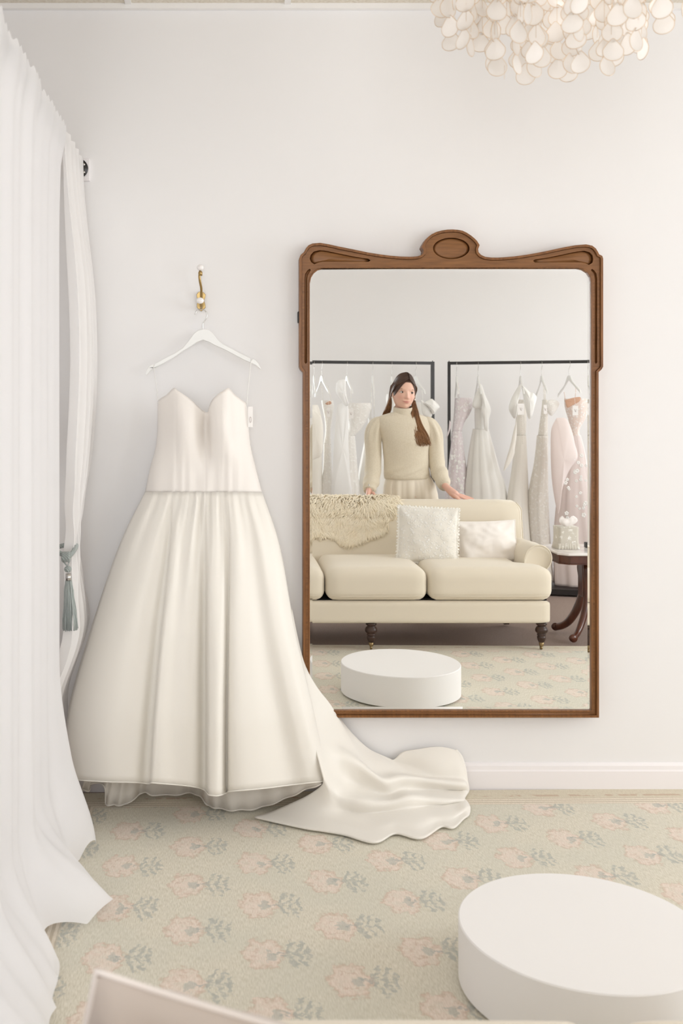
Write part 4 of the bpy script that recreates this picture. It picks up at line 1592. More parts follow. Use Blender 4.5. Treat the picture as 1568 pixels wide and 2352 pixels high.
# ------------------------------------------------------------------ dress racks and gowns behind the sofa
def rack(name, label, p0, p1, d0, d1):
    """p0, p1: ends of the rail in the room"""
    a, b_ = Vector(p0), Vector(p1)
    root = thing(name, label, 'clothes rack', ((a.x + b_.x) / 2, (a.y + b_.y) / 2, 0))
    t = (b_ - a)
    t.z = 0
    t.normalize()
    nrm = Vector((-t.y, t.x, 0))
    s = .0125

    def bar(p, q, name_):
        ax = (q - p).normalized()
        u = nrm
        w_ = ax.cross(u)
        rs = [[c + u * (s * i) + w_ * (s * j) for i, j in ((-1, -1), (1, -1), (1, 1), (-1, 1))] for c in (p, q)]
        return obj(name_, MB().rings(rs), BLACK, root, False)
    bar(a - t * s, b_ + t * s, 'rail')
    for e in (a, b_):
        top_ = Vector((e.x, e.y, e.z - s))
        bar(Vector((e.x, e.y, .03)), top_, 'post')
        bar(Vector((e.x, e.y, .015)) - nrm * .24, Vector((e.x, e.y, .015)) + nrm * .24, 'foot')
        obj('bolt', MB().tube([(e.x, e.y, e.z + s), (e.x, e.y, e.z + s + .008)], .004, 8), BLACK, root)
    sh = MB().rings([[c + nrm * i + Vector((0, 0, j)) for i, j in ((-.20, .002), (.20, .002), (.20, .045), (-.20, .045))] for c in (Vector((a.x, a.y, 0)), Vector((b_.x, b_.y, 0)))])
    obj('base_shelf', sh, BLACK, root, False)
    return root


ra, rb_ = M(660, 833.2, 8.37), M(993, 835.2, 8.60)
ra.z = rb_.z = 1.855
ra.x = .30
ra.y = YM(8.37) + .04
rc_, rd = M(1031, 835.2, 8.62), M(1352, 831, 8.34)
rc_.z = rd.z = 1.855
dr = (rd - rc_)
rd = rc_ + dr * 1.25
rack('dress_rack', 'black square tube dress rack directly behind the woman', ra, rb_, 0, 0)
rack('dress_rack', 'black square tube dress rack behind the sofa arm and side table', rc_, rd, 0, 0)


def rail_at(u):
    """point of the rail seen at column u, and its path length"""
    best = None
    for a, b_ in ((ra, rb_), (rc_, rd)):
        for k in range(201):
            p = a.lerp(b_, k / 200)
            dm = D + 2 * GY - p.y
            uu = U0 + p.x * F / dm
            if best is None or abs(uu - u) < best[0]:
                best = (abs(uu - u), p.copy(), dm)
    return best[1], best[2]


# hanger for the racks, in its own space: the hook rests on the rail at the origin
hm = [((u - 466) * DH / F, -(v - 757) * DH / F - .11) for u, v in hang_out]
hang0 = thing('clothes_hanger', 'tmp', 'hanger', (0, 0, 0), 0, 'white hangers on the dress racks')
o = obj('shoulder_bar', MB().plate(hm, [], .006, -.006), HANGW, hang0, False, world=False)
bevel(o, .0025, 2, 30)
hq = [(0, -.105), (-.002, -.06), (.012, -.045), (.022, -.028), (.020, -.008), (.010, .008), (-.004, .014), (-.018, .006), (-.022, -.008)]
obj('wire_hook', MB().tube([(x, 0, z) for x, z in crs(hq, 5)], .0018, 7), CHROME, hang0, world=False)
HANG = []


def hang(u, rz, label):
    p, dm = rail_at(u)
    loc = (p.x + .0, p.y, p.z + .0)
    if not HANG:
        r = hang0
        r.location, r.rotation_euler = loc, (0, 0, rz)
        r['label'] = label
    else:
        r = dup(hang0, loc, rz, label)
    HANG.append(r)
    return p, dm


def rack_gown(label, u, rz, top_secs, skirt_secs, mtop, mskirt, nf=9, amp=.03, straps=None, tagat=None, extra=None, hlabel=None, dscale=.55, seed=1.0, dd=0.0):
    """gown hung from the rail at column u.  sections: (v, left u, right u)"""
    p, dm = hang(u, rz, hlabel)
    dm += dd
    root = thing('bridal_gown', label, 'dress', (p.x, p.y - dd, p.z), 0, 'gowns on the dress racks')

    def build(secs, f0, f1, name, m_, nu=72, cap=False):
        S_ = crs([tuple(map(float, s)) for s in secs], 8)
        rs = []
        for j, (v, a, b_) in enumerate(S_):
            t = j / (len(S_) - 1)
            am = f0 + (f1 - f0) * t
            hwx = (b_ - a) / 2 * dm / F
            c = ((a + b_) / 2 - U0) * dm / F
            hd = min(hwx * dscale + .025, .17)
            z = H - (v - V0) * dm / F
            r = []
            for i in range(nu):
                th = 2 * PI * i / nu
                k = 1 + am * (math.sin(nf * th + seed + .5 * math.sin(t * 3 + seed)) + .45 * math.sin((nf * 2 + 1) * th + seed * 2 + t)) / 1.45
                r.append((c + hwx * math.cos(th) * k, p.y - dd + hd * math.sin(th) * k, max(z, .056)))
            rs.append(r)
        o = obj(name, MB().rings(rs, cap0=False, cap1=cap), m_, root)
        mod(o, 'SOLIDIFY', thickness=.002)
        return o
    if top_secs:
        build(top_secs, .015, .03, 'bodice', mtop)
    if skirt_secs:
        build(skirt_secs, amp * .4, amp, 'skirt', mskirt)
    for (u0, v0_, u1, v1) in (straps or []):
        a = M(u0, v0_, dm - .02)
        b_ = M(u1, v1, dm - .03)
        obj('strap', MB().tube([a, a.lerp(b_, .5) + Vector((.003, 0, 0)), b_], .0035, 6, .5), mtop or mskirt, root)
    if tagat:
        tu, tv, tw, th_ = tagat
        a, b_ = M(tu - tw / 2, tv + th_ / 2, dm - .24), M(tu + tw / 2, tv - th_ / 2, dm - .24)
        tg_ = obj('price_tag', MB().box((a.x, a.y - .001, a.z), (b_.x, a.y + .001, b_.z)), CARD, root, False)
        tag(tg_, 'white price tag')
        c = (a + b_) / 2
        emb = MB()
        for k in range(3):                                # small printed emblem
            emb.tube([(c.x + .007 * math.cos(q + k * 2.1) + .004 * math.cos(k * 2.1), a.y + .0016, c.z + .009 * math.sin(q + k) + .003 * math.sin(k * 2.1)) for q in [i * .6 for i in range(8)]], .0009, 4)
        obj('tag_print', emb, PRINT, tg_)
        obj('tag_cord', MB().tube([(c.x, a.y, b_.z), (c.x + .004, a.y - .03, b_.z + .06)], .0008, 4), CARD, root)
    if extra:
        extra(root, dm, p)
    return root


def blob(name, m_, pts, root, y, thick=.03, nf=5, amp=.08, seed=0.0):
    """soft folded piece of cloth bounded by an outline (room x, z), bulging to both sides of y"""
    n = len(pts)
    c = Vector((sum(p[0] for p in pts) / n, 0, sum(p[1] for p in pts) / n))
    loop_ = crs([tuple(p) for p in pts + pts[:1]], 6)[:-1]
    mb = MB()
    for s in (1, -1):
        rs = []
        for k in (1.0, .92, .75, .5, .25, .02):
            r = []
            for i, (x, z) in enumerate(loop_):
                th = 2 * PI * i / len(loop_)
                bul = thick * math.sqrt(max(0, 1 - k * k)) * (1 + amp * 2.2 * math.sin(nf * th + seed) * k)
                r.append((c.x + (x - c.x) * k, y + s * bul, c.z + (z - c.z) * k))
            rs.append(r)
        mb.rings(rs, cap0=False)
    return obj(name, mb, m_, root)


def px(l, dm):
    return [(M(u, v, dm).x, M(u, v, dm).z) for u, v in l]


# ---- left rack
def ex0(root, dm, p):
    q = dm - .16
    blob('cape', CREPE, px([(716, 938), (726, 948), (738, 960), (742, 990), (741, 1030), (736, 1048), (724, 1054), (712, 1060), (704, 1060), (704, 950)], q), root, YM(q), .03, 3, .05)


rack_gown('plain ivory crepe gown with a cape, first on the rack by the mirror edge', 722, 1.60, [(930, 706, 730), (960, 700, 738), (1000, 698, 738), (1040, 698, 738)], [(1040, 698, 738), (1150, 692, 740), (1330, 688, 736)], CREPE, CREPE, 6, .05, extra=ex0, hlabel='white hanger of the plain ivory crepe gown', dscale=.5)


def ex1(root, dm, p):
    q = dm - .09
    blob('cup_lining', NUDE, px([(746, 927), (757, 921), (761, 927), (752, 930)], q), root, YM(q), .006)


rack_gown('narrow white beaded lace gown with a brown lined cup', 738.6, 1.41, [(920, 738, 765), (935, 740, 766), (960, 745, 763), (990, 747, 759), (1020, 743, 760)], [(1020, 743, 760), (1070, 742, 762), (1140, 736, 768), (1240, 740, 770), (1335, 742, 774)], LACEW, LACEW, 7, .05, [(736, 880, 742, 925), (752, 885, 761, 925)], (754, 947, 7.5, 21), ex1, 'white hanger of the narrow beaded lace gown', .6)


def ex2(root, dm, p):
    q = dm - .15
    blob('tulle_puff', TULLEW, px([(772, 880), (782, 872), (793, 874), (794, 895), (797, 915), (800, 930), (793, 932), (780, 915), (771, 900)], q), root, YM(q), .05, 6, .08)
    blob('tulle_overlay', TULLEW, px([(774, 930), (790, 925), (800, 940), (800, 1010), (803, 1080), (806, 1150), (764, 1150), (764, 1080), (768, 1000)], q + .03), root, YM(q + .03), .05, 6, .08)


rack_gown('white lace gown with a puff of tulle at its strap', 796, 1.48, [(926, 788, 851), (938, 792, 852), (958, 797, 845), (980, 800, 833), (1000, 793, 815)], [(1000, 792, 815), (1040, 790, 818), (1090, 787, 822), (1150, 784, 826), (1335, 782, 820)], LACEW, LACEW, 7, .06, [(792, 885, 797, 932), (804, 885, 806, 930)], (806, 950, 11.5, 22), ex2, 'white hanger of the lace gown with the tulle puff', .5, 2.0)
rack_gown('soft ivory tulle gown with thin straps beside the woman', 855, 1.66, [(960, 845, 872), (975, 845, 876), (995, 843, 872)], [(990, 842, 874), (1040, 832, 880), (1090, 824, 888), (1150, 822, 888), (1335, 826, 886)], LACEW, TULLE, 9, .08, [(853, 880, 851, 962), (857, 880, 859, 962)], None, None, 'white hanger of the soft ivory tulle gown', .6, 3.0)
rack_gown('white satin gown mostly hidden behind the woman', 900, 1.65, [(905, 888, 906), (920, 886, 915), (960, 892, 914)], [(960, 890, 916), (1100, 893, 917), (1335, 892, 922)], WSATIN, WSATIN, 7, .06, [(898, 880, 897, 908), (903, 880, 905, 908)], None, None, 'white hanger above the head of the woman', .6, 4.0)


def ex5(root, dm, p):
    q = dm - .22
    blob('bow_loop', WSATIN, px([(970, 925), (978, 922), (990, 916), (998, 921), (1009, 934), (1002, 944), (994, 952), (988, 940), (980, 932)], q), root, YM(q), .035, 4, .06)
    blob('bow_knot', WSATIN, px([(966, 918), (976, 924), (984, 936), (992, 952), (986, 961), (974, 956), (968, 945)], q + .03), root, YM(q + .03), .03, 3, .05)
    obj('bow_crease', MB().tube(crs([tuple(M(u, v, q - .03)) for u, v in ((974, 923), (984, 930), (993, 940), (998, 947))], 4), .003, 6), WSATIN, root)


rack_gown('white satin gown with a large folded bow by the rack post', 953, 1.39, [(925, 950, 982), (945, 950, 988), (975, 952, 986)], [(975, 952, 986), (1080, 940, 982), (1335, 944, 984)], WSATIN, WSATIN, 7, .05, [(950, 885, 958, 928), (968, 888, 970, 928)], None, ex5, 'white hanger of the gown with the folded bow', .55, 5.0)


# ---- right rack
def ex6(root, dm, p):
    q = dm - .10
    blob('tulle_sleeve', MAUVE, px([(1032, 965), (1036, 975), (1031, 995), (1024, 1008), (1030, 985)], q), root, YM(q), .012)
    rr = random.Random(2)
    mb = MB()
    for k in range(24):
        uu, vv = rr.uniform(1036, 1066), rr.uniform(1045, 1142)
        c = M(uu, vv, dm - .115)
        for j in range(5):
            a = 2 * PI * j / 5 + k
            mb.ball((c.x + .006 * math.cos(a), c.y, c.z + .007 * math.sin(a)), (.0052, .0012, .0055), 6)
    obj('applique_flowers', mb, WSATIN, root)


rack_gown('mauve lace gown with white flower appliques next to the rack post', 1049, 1.73, [(914, 1045, 1082), (930, 1044, 1085), (950, 1043, 1078), (970, 1041, 1066), (990, 1039, 1060)], [(990, 1038, 1060), (1030, 1034, 1064), (1080, 1029, 1070), (1145, 1023, 1073), (1335, 1030, 1066)], LACEM, LACEM, 6, .06, [(1050, 880, 1051, 918), (1052, 880, 1054, 918)], None, ex6, 'white hanger of the mauve lace gown', .6, 6.0)


def ex7(root, dm, p):
    q = dm - .12
    blob('draped_bodice', WSATIN, px([(1099, 884), (1106, 884), (1113, 905), (1124, 930), (1127, 945), (1122, 965), (1120, 990), (1112, 985), (1110, 965), (1105, 945), (1107, 920)], q), root, YM(q), .03, 3, .06)
    blob('cup', WSATIN, px([(1100, 886), (1111, 902), (1110, 925), (1104, 937), (1090, 938), (1084, 930), (1090, 910)], q + .05), root, YM(q + .05), .03, 3, .04)


rack_gown('white gown with draped satin bodice and full tulle skirt', 1098, 1.70, [(936, 1090, 1122), (965, 1090, 1122), (1000, 1092, 1120)], [(985, 1086, 1121), (1030, 1078, 1133), (1080, 1072, 1146), (1145, 1067, 1164), (1335, 1066, 1172)], WSATIN, TULLE, 11, .07, None, None, ex7, 'white hanger of the draped satin gown', .6, 7.0)


def ex8(root, dm, p):
    q = dm - .14
    blob('puff_sleeve', WSATIN, px([(1197, 884), (1206, 890), (1216, 900), (1224, 902), (1232, 912), (1228, 930), (1222, 955), (1214, 962), (1208, 945), (1204, 925), (1201, 905)], q), root, YM(q), .045, 5, .06)
    blob('puff_sleeve', WSATIN, px([(1197, 882), (1188, 890), (1176, 912), (1168, 935), (1172, 950), (1182, 962), (1187, 945), (1188, 925), (1193, 905)], q), root, YM(q), .045, 5, .06, 1)
    blob('draped_panel', CREPE, px([(1186, 965), (1186, 1000), (1182, 1030), (1180, 1045), (1170, 1066), (1156, 1080), (1172, 1022), (1180, 985)], q + .02), root, YM(q + .02), .02, 3, .06)
    mb = MB()
    for k in range(16):
        mb.ball(M(1197 + .2 * k, 955 + k * 4.2, dm - .145), .0042, 8)
    obj('button_row', mb, PEARL, root)


rack_gown('ivory satin gown with big puff sleeves and a button row', 1194, 1.72, [(918, 1188, 1206), (945, 1186, 1208), (975, 1184, 1208), (1000, 1186, 1206)], [(1000, 1185, 1207), (1040, 1180, 1209), (1090, 1174, 1211), (1145, 1166, 1213), (1240, 1160, 1220), (1335, 1150, 1228)], CREPE, CREPE, 6, .05, None, (1196, 940, 15, 26), ex8, 'white hanger of the puff sleeved satin gown', .55, 8.0)


def ex9(root, dm, p):
    q = dm - .08
    blob('lace_cup', LACEW, px([(1254, 925), (1262, 918), (1278, 920), (1284, 928), (1276, 945), (1266, 955), (1256, 945)], q), root, YM(q), .02, 4, .05)


rack_gown('slim champagne and white lace sheath gown with a high tag', 1243, 1.66, [(918, 1246, 1256), (940, 1244, 1257), (970, 1240, 1257), (1000, 1236, 1257)], [(1000, 1234, 1257), (1060, 1228, 1257), (1145, 1214, 1258), (1240, 1218, 1262), (1335, 1226, 1270)], LACEC, LACEC, 7, .06, [(1247, 885, 1249, 920), (1250, 885, 1252, 920)], (1252, 940, 8, 21), ex9, 'white hanger of the slim lace sheath gown', .6, 9.0)


def ex10(root, dm, p):
    q = dm - .20
    blob('organza_drape', BLUSH, px([(1278, 960), (1300, 962), (1313, 990), (1320, 1020), (1326, 1050), (1310, 1075), (1298, 1100), (1288, 1135), (1282, 1180), (1272, 1140), (1266, 1090), (1264, 1030), (1266, 985)], q), root, YM(q), .04, 4, .06)
    rr = random.Random(4)
    mb = MB()
    for k in range(34):
        uu = rr.uniform(1288, 1346)
        vv = rr.uniform(1040, 1190)
        if uu < 1310 and vv < 1090:
            continue
        c = M(uu, vv, dm - .19 - rr.uniform(0, .04))
        sc = rr.uniform(.55, 1.15)
        for j in range(5):
            a = 2 * PI * j / 5 + k
            mb.ball((c.x + .010 * sc * math.cos(a), c.y, c.z + .010 * sc * math.sin(a)), (.0085 * sc, .0018, .0085 * sc), 6)
    obj('applique_flowers', mb, WSATIN, root)
    q2 = dm - .12
    blob('cup_lining', NUDE, px([(1297, 920), (1310, 915), (1332, 912), (1330, 922), (1316, 930), (1302, 936)], q2), root, YM(q2), .008)


rack_gown('blush gown with embroidered corset and flower appliques, last on its rack', 1307, 1.48, [(916, 1296, 1350), (935, 1297, 1350), (960, 1304, 1344), (985, 1310, 1330), (1005, 1311, 1331)], [(1000, 1308, 1332), (1040, 1304, 1342), (1090, 1292, 1352), (1145, 1280, 1366), (1240, 1272, 1385), (1345, 1274, 1400)], LACEB, BLUSH, 8, .07, [(1322, 884, 1320, 918), (1295, 900, 1297, 922)], (1321, 943, 13, 22), ex10, 'white hanger of the blush floral gown', .5, 10.0)

# ------------------------------------------------------------------ the woman behind the sofa
DB = 7.42
woman = thing('person', 'woman in a cream ribbed turtleneck jumper and cream trousers leaning on the sofa back', 'person', (1.27, YM(DB), 0))


def pm_(u, v, d):
    return M(u, v, d)


HC = M(927.5, 899, 7.40)                                   # centre of the head
PXH = 7.40 / F
HR = Matrix.Rotation(math.radians(5), 4, 'Y') @ Matrix.Rotation(math.radians(-6), 4, 'Z')


def face_shape(a, b):
    """a: around (0..1, 0.25 = forward), b: chin to crown.  Head space: x across, y forward, z up; metres"""
    th = 2 * PI * a
    ph = -PI / 2 + PI * b
    ph = max(-PI / 2 + .01, min(PI / 2 - .01, ph))
    cx_, sx_ = math.cos(th), math.sin(th)
    x = .077 * math.cos(ph) * cx_
    y = .094 * math.cos(ph) * sx_
    z = .128 * math.sin(ph)
    if z < 0:                                            # jaw
        full = max(.0, math.cos(ph)) ** -.28 if math.cos(ph) > .05 else .05 ** -.28
        y *= full if y > 0 else 1
        x *= full ** .55
        q = -z / .128
        x *= 1 + .06 * q - .05 * q * q
        if y > 0:
            y *= 1 + .12 * q
            x *= 1 - .06 * q
        else:
            y *= 1 - .25 * q
    if z > 0 and y < 0:
        y *= 1.06
    if y > 0:                                            # features
        fr_ = sm(0, .05, y)
        g = lambda cx0, cz0, sx0, sz0: math.exp(-((x - cx0) / sx0) ** 2 - ((z - cz0) / sz0) ** 2)
        y *= 1 - .06 * math.exp(-((z + .012) / .05) ** 2)
        nose = math.exp(-(x / (.0085 + .004 * sm(-.012, -.042, z))) ** 2) * (sm(.014, -.042, z) * sm(-.059, -.047, z))
        y += fr_ * .021 * nose
        y += fr_ * .006 * (g(.011, -.047, .007, .007) + g(-.011, -.047, .007, .007))
        y -= fr_ * .0075 * (g(.034, -.009, .019, .012) + g(-.034, -.009, .019, .012))
        y += fr_ * .0035 * (g(.034, .014, .022, .008) + g(-.034, .014, .022, .008))
        y += fr_ * .006 * (g(.046, -.044, .02, .02) + g(-.046, -.044, .02, .02))
        zl = z - 5.5 * x * x                             # corners of the mouth lifted
        lx = math.exp(-(x / .027) ** 4)
        y += fr_ * lx * (.0055 * math.exp(-((zl + .0720) / .0042) ** 2) + .006 * math.exp(-((zl + .0815) / .0052) ** 2))
        y -= fr_ * .0045 * math.exp(-(x / .031) ** 4) * math.exp(-((zl + .0768) / .0020) ** 2)
        y -= fr_ * .003 * g(0, -.092, .02, .006)
        y += fr_ * .008 * g(0, -.110, .022, .016)
        y -= fr_ * .002 * g(0, -.062, .005, .006)
        y -= fr_ * .002 * (g(.034, -.062, .006, .012) + g(-.034, -.062, .006, .012))
    return Vector((x, y, z))


def head_pt(p):
    return HC + (HR @ Vector(p))


parts = MB()
parts.grid(lambda a, b: head_pt(face_shape(a, b)), 160, 150, cu=True)
for s in (-1, 1):                                          # ears
    mbx = MB().ball((0, 0, 0), (.007, .017, .028), 16)
    parts.add([head_pt((s * .0775 + p[0], -.004 + p[1], -.020 + p[2])) for p in mbx.v], mbx.f)
# neck, trunk, legs
nk = [(HC + Vector((-.004, -.034, -.075)), .050), (M(922, 952, 7.41), .054), (M(922, 962, 7.42), .07)]
parts.tube([p for p, r in nk], [r for p, r in nk], 24)


def ell(v, uL, uR, d, ry, n=40, ph=0):
    a, b_ = M(uL, v, d), M(uR, v, d)
    c = (a + b_) / 2
    rx = (b_.x - a.x) / 2
    return [(c.x + rx * math.cos(2 * PI * k / n), c.y + ry * math.sin(2 * PI * k / n), c.z) for k in range(n)]


trunk = [ell(960, 900, 946, 7.42, .055), ell(972, 884, 968, 7.42, .068), ell(988, 880, 978, 7.42, .085), ell(1010, 884, 980, 7.42, .10), ell(1060, 890, 972, 7.42, .085), ell(1100, 894, 978, 7.42, .09), ell(1140, 884, 1000, 7.42, .11)]
parts.rings(trunk)
hipc = M(942, 1150, 7.42)
for s in (-1, 1):
    x = hipc.x + s * .085
    parts.tube([(x, hipc.y, hipc.z + .06), (x, hipc.y, hipc.z - .05), (x + s * .01, hipc.y + .01, .46), (x + s * .01, hipc.y - .01, .30), (x + s * .01, hipc.y - .02, .07)], [.085, .085, .055, .054, .036], 20)
    parts.tube([(x + s * .01, hipc.y - .05, .045), (x + s * .015, hipc.y + .03, .045), (x + s * .02, hipc.y + .13, .03)], [.033, .036, .026], 14)
# arms
armR = [(985, 972, 7.42), (996, 1000, 7.43), (1000, 1040, 7.43), (1004, 1072, 7.40), (1013, 1096, 7.33), (1021, 1117, 7.25)]
armL = [(866, 972, 7.42), (857, 1000, 7.43), (857, 1046, 7.43), (855, 1092, 7.38), (850, 1115, 7.31), (847, 1127, 7.27)]
aR = [M(*q) for q in armR]
aL = [M(*q) for q in armL]
parts.tube(crs([tuple(p) for p in aR], 4), [interp([(0, .03), (8, .042), (14, .036), (20, .027)], k) for k in range(21)], 16)
parts.tube(crs([tuple(p) for p in aL], 4), [interp([(0, .03), (8, .042), (14, .036), (20, .027)], k) for k in range(21)], 16)
# hand lying on the sofa back, fingers pointing away from her
ZT = .876
def onsofa(u, v, d, lift=0.0):
    p = M(u, v, d)
    return p


pal = [onsofa(1021, 1115, 7.25), onsofa(1029, 1123, 7.21), onsofa(1038, 1131, 7.175), onsofa(1046, 1137, 7.155), onsofa(1051, 1139.5, 7.15)]
parts.tube(pal, [.028, .029, .034, .034, .024], 16, .82, up=(0, 1, 0))
fing = [
    [(1034, 1131, 7.165), (1044, 1139, 7.125), (1052, 1145.5, 7.105), (1059, 1151, 7.10)],          # thumb
    [(1047, 1135.5, 7.13), (1058, 1141, 7.115), (1068, 1145, 7.11), (1077, 1148.5, 7.11)],
    [(1049, 1135, 7.15), (1062, 1140, 7.14), (1074, 1144.5, 7.135), (1084.5, 1148.5, 7.135)],
    [(1050, 1134.5, 7.17), (1064, 1139, 7.165), (1077, 1143, 7.16), (1088, 1147, 7.16)],
    [(1049, 1134.5, 7.19), (1061, 1138.5, 7.19), (1072, 1142, 7.19), (1081, 1145.5, 7.19)],
]
for k, f in enumerate(fing):
    q = crs([tuple(M(*p)) for p in f], 4)
    r0 = .0115 if k == 0 else .0100
    parts.tube(q, [interp([(0, r0), (6, r0 * .95), (11, r0 * .8), (12, r0 * .45)], i) for i in range(13)], 10)
# other hand, resting behind the fleece
parts.tube([M(847, 1126, 7.27), M(846, 1134, 7.24), M(844, 1141, 7.21)], [.027, .031, .024], 14, .6)
for k in range(4):
    parts.tube(crs([tuple(M(836 + 6 * k, 1139, 7.205 - .004 * k)), tuple(M(832 + 6 * k, 1146, 7.17)), tuple(M(829 + 6.5 * k, 1150, 7.135))], 3), [.0092, .0092, .009, .009, .0085, .008, .006], 10)
parts.tube(crs([tuple(M(856, 1131, 7.235)), tuple(M(861, 1138, 7.20)), tuple(M(863, 1144, 7.17))], 3), [.0105, .0105, .01, .0098, .009, .008, .006], 10)
body = obj('body', parts, SKIN, woman)
mod(body, 'REMESH', mode='VOXEL', voxel_size=.0032, use_smooth_shade=True)
bake(body)
mod(body, 'SMOOTH', factor=.5, iterations=2)
bake(body)
ca = body.data.color_attributes.new('complexion', 'FLOAT_COLOR', 'POINT')
inv = HR.inverted()
wl = rootloc(body)
skc, lip, blu, nail = Vector(lin((232, 190, 170))), Vector(lin((196, 124, 116))), Vector(lin((222, 158, 140))), Vector(lin((228, 178, 164)))
buf = []
for v in body.data.vertices:
    pw_ = v.co + wl
    p = inv @ (pw_ - HC)
    c = skc.copy()
    if p.length < .2 and p.y > .03:
        wl_ = math.exp(-((p.x) / .027) ** 4 - ((p.z - 5.5 * p.x * p.x + .0768) / (.0085 - .2 * abs(p.x))) ** 4)
        c = c.lerp(lip, .85 * wl_)
        for s in (-1, 1):
            c = c.lerp(blu, .45 * math.exp(-((p.x - s * .045) / .022) ** 2 - ((p.z + .042) / .02) ** 2))
        c = c.lerp(blu, .4 * math.exp(-(p.x / .012) ** 2 - ((p.z + .045) / .012) ** 2))
    if pw_.z < 1.0 and pw_.z > .80:
        c = c.lerp(nail, .5)
    buf += [c.x, c.y, c.z, 1]
ca.data.foreach_set('color', buf)
# eyes, brows, ear studs
for s in (-1, 1):
    ex, ez = s * .0345, -.009
    yy = face_shape(.25 - s * .0, .5).y
    # forward surface at the eye
    best = min(((face_shape(a / 200, b / 200) - Vector((ex, .08, ez))).xz.length if False else (Vector((face_shape(a / 200, b / 200).x - ex, face_shape(a / 200, b / 200).z - ez)).length, face_shape(a / 200, b / 200).y) for a in range(20, 81) for b in range(80, 110)), key=lambda q: q[0])
    ey = best[1]
    mbx = MB().ball((0, 0, 0), (.0155, .006, .0070), 20)
    e = obj('eye', MB().add([head_pt((ex + p[0], ey - .001 + p[1], ez + p[2] - .03 * abs(p[0]) * abs(p[0]) / .0135)) for p in mbx.v], mbx.f), EYEW, woman)
    mbx = MB().ball((0, 0, 0), (.0066, .0024, .0066), 18)
    obj('iris', MB().add([head_pt((ex + .0042 + p[0], ey + .0042 + p[1], ez + .0004 + p[2])) for p in mbx.v], mbx.f), IRIS, e)
    lid = [head_pt((ex + q * .0172, ey + .0052 - .0045 * abs(q) ** 2, ez + .0070 - .0066 * q * q + .0006 * s * q)) for q in [k / 8 - 1 for k in range(17)]]
    obj('eyelash', MB().tube(lid, [interp([(0, .0006), (8, .0017), (16, .0008)], k) for k in range(17)], 6), IRIS, e)
    lo_ = [head_pt((ex + q * .015, ey + .0045 - .0040 * abs(q) ** 2, ez - .0070 + .0055 * q * q)) for q in [k / 6 - 1 for k in range(13)]]
    obj('lower_lid', MB().tube(lo_, .0007, 5), BROW, e)
    br = [head_pt((ex + s * (q * .019 + .001), ey + .0085 - .006 * max(0, q) ** 2, ez + .0205 + .0035 * (1 - q * q) - .002 * q)) for q in [k / 8 - 1 for k in range(17)]]
    obj('eyebrow', MB().tube(br, [interp([(0, .0014), (6, .0021), (16, .0007)], k) for k in range(17)], 6), BROW, woman)
    obj('pearl_earring', MB().ball(head_pt((s * .083, .006, -.052)), .0066, 14), PEARL, woman)

# hair: a cap over the skull and many locks from the parting
hair = MB()
hl = []


def lock(pts, r, l0=0.0, l1=1.0, n=5, flat=.55):
    q = crs([tuple(p) for p in pts], 5)
    o_ = len(hair.v)
    N_ = len(q)
    rr = [r * (interp([(0, .75), (.15, 1), (.75, .95), (1, .25)], k / (N_ - 1))) for k in range(N_)]
    hair.tube(q, rr, n, flat, cap=False)
    for k in range(N_):
        hl.extend([l0 + (l1 - l0) * k / (N_ - 1)] * n)


def hcap(a, b):
    th = 2 * PI * a
    ph = -.35 + (PI / 2 + .35 - .01) * b
    return Vector((.0825 * math.cos(ph) * math.cos(th), -.006 + .104 * math.cos(ph) * math.sin(th), .129 * math.sin(ph) + .006))


capm = MB()
nA, nB_ = 220, 110
vsx = []
for j in range(nB_ + 1):
    for i in range(nA):
        p = hcap(i / nA, j / nB_)
        # leave the face free
        if p.y > .0:
            lim = .066 - 18 * max(0, abs(p.x - .004) - .012) ** 2 - .35 * max(0, abs(p.x - .004) - .02)
            if p.z < lim:
                k = sm(0, .012, lim - p.z) * sm(0, .03, p.y)
                p.y = p.y * (1 - .45 * k)
                p.x *= 1 - .12 * k * sm(.05, .02, abs(p.x)) - .02 * k
        vsx.append(head_pt(p))
capm.add(vsx, [(j * nA + i, j * nA + (i + 1) % nA, (j + 1) * nA + (i + 1) % nA, (j + 1) * nA + i) for j in range(nB_) for i in range(nA)])
hair.add(capm.v, capm.f)
hl += [.05] * len(capm.v)
rh = random.Random(21)
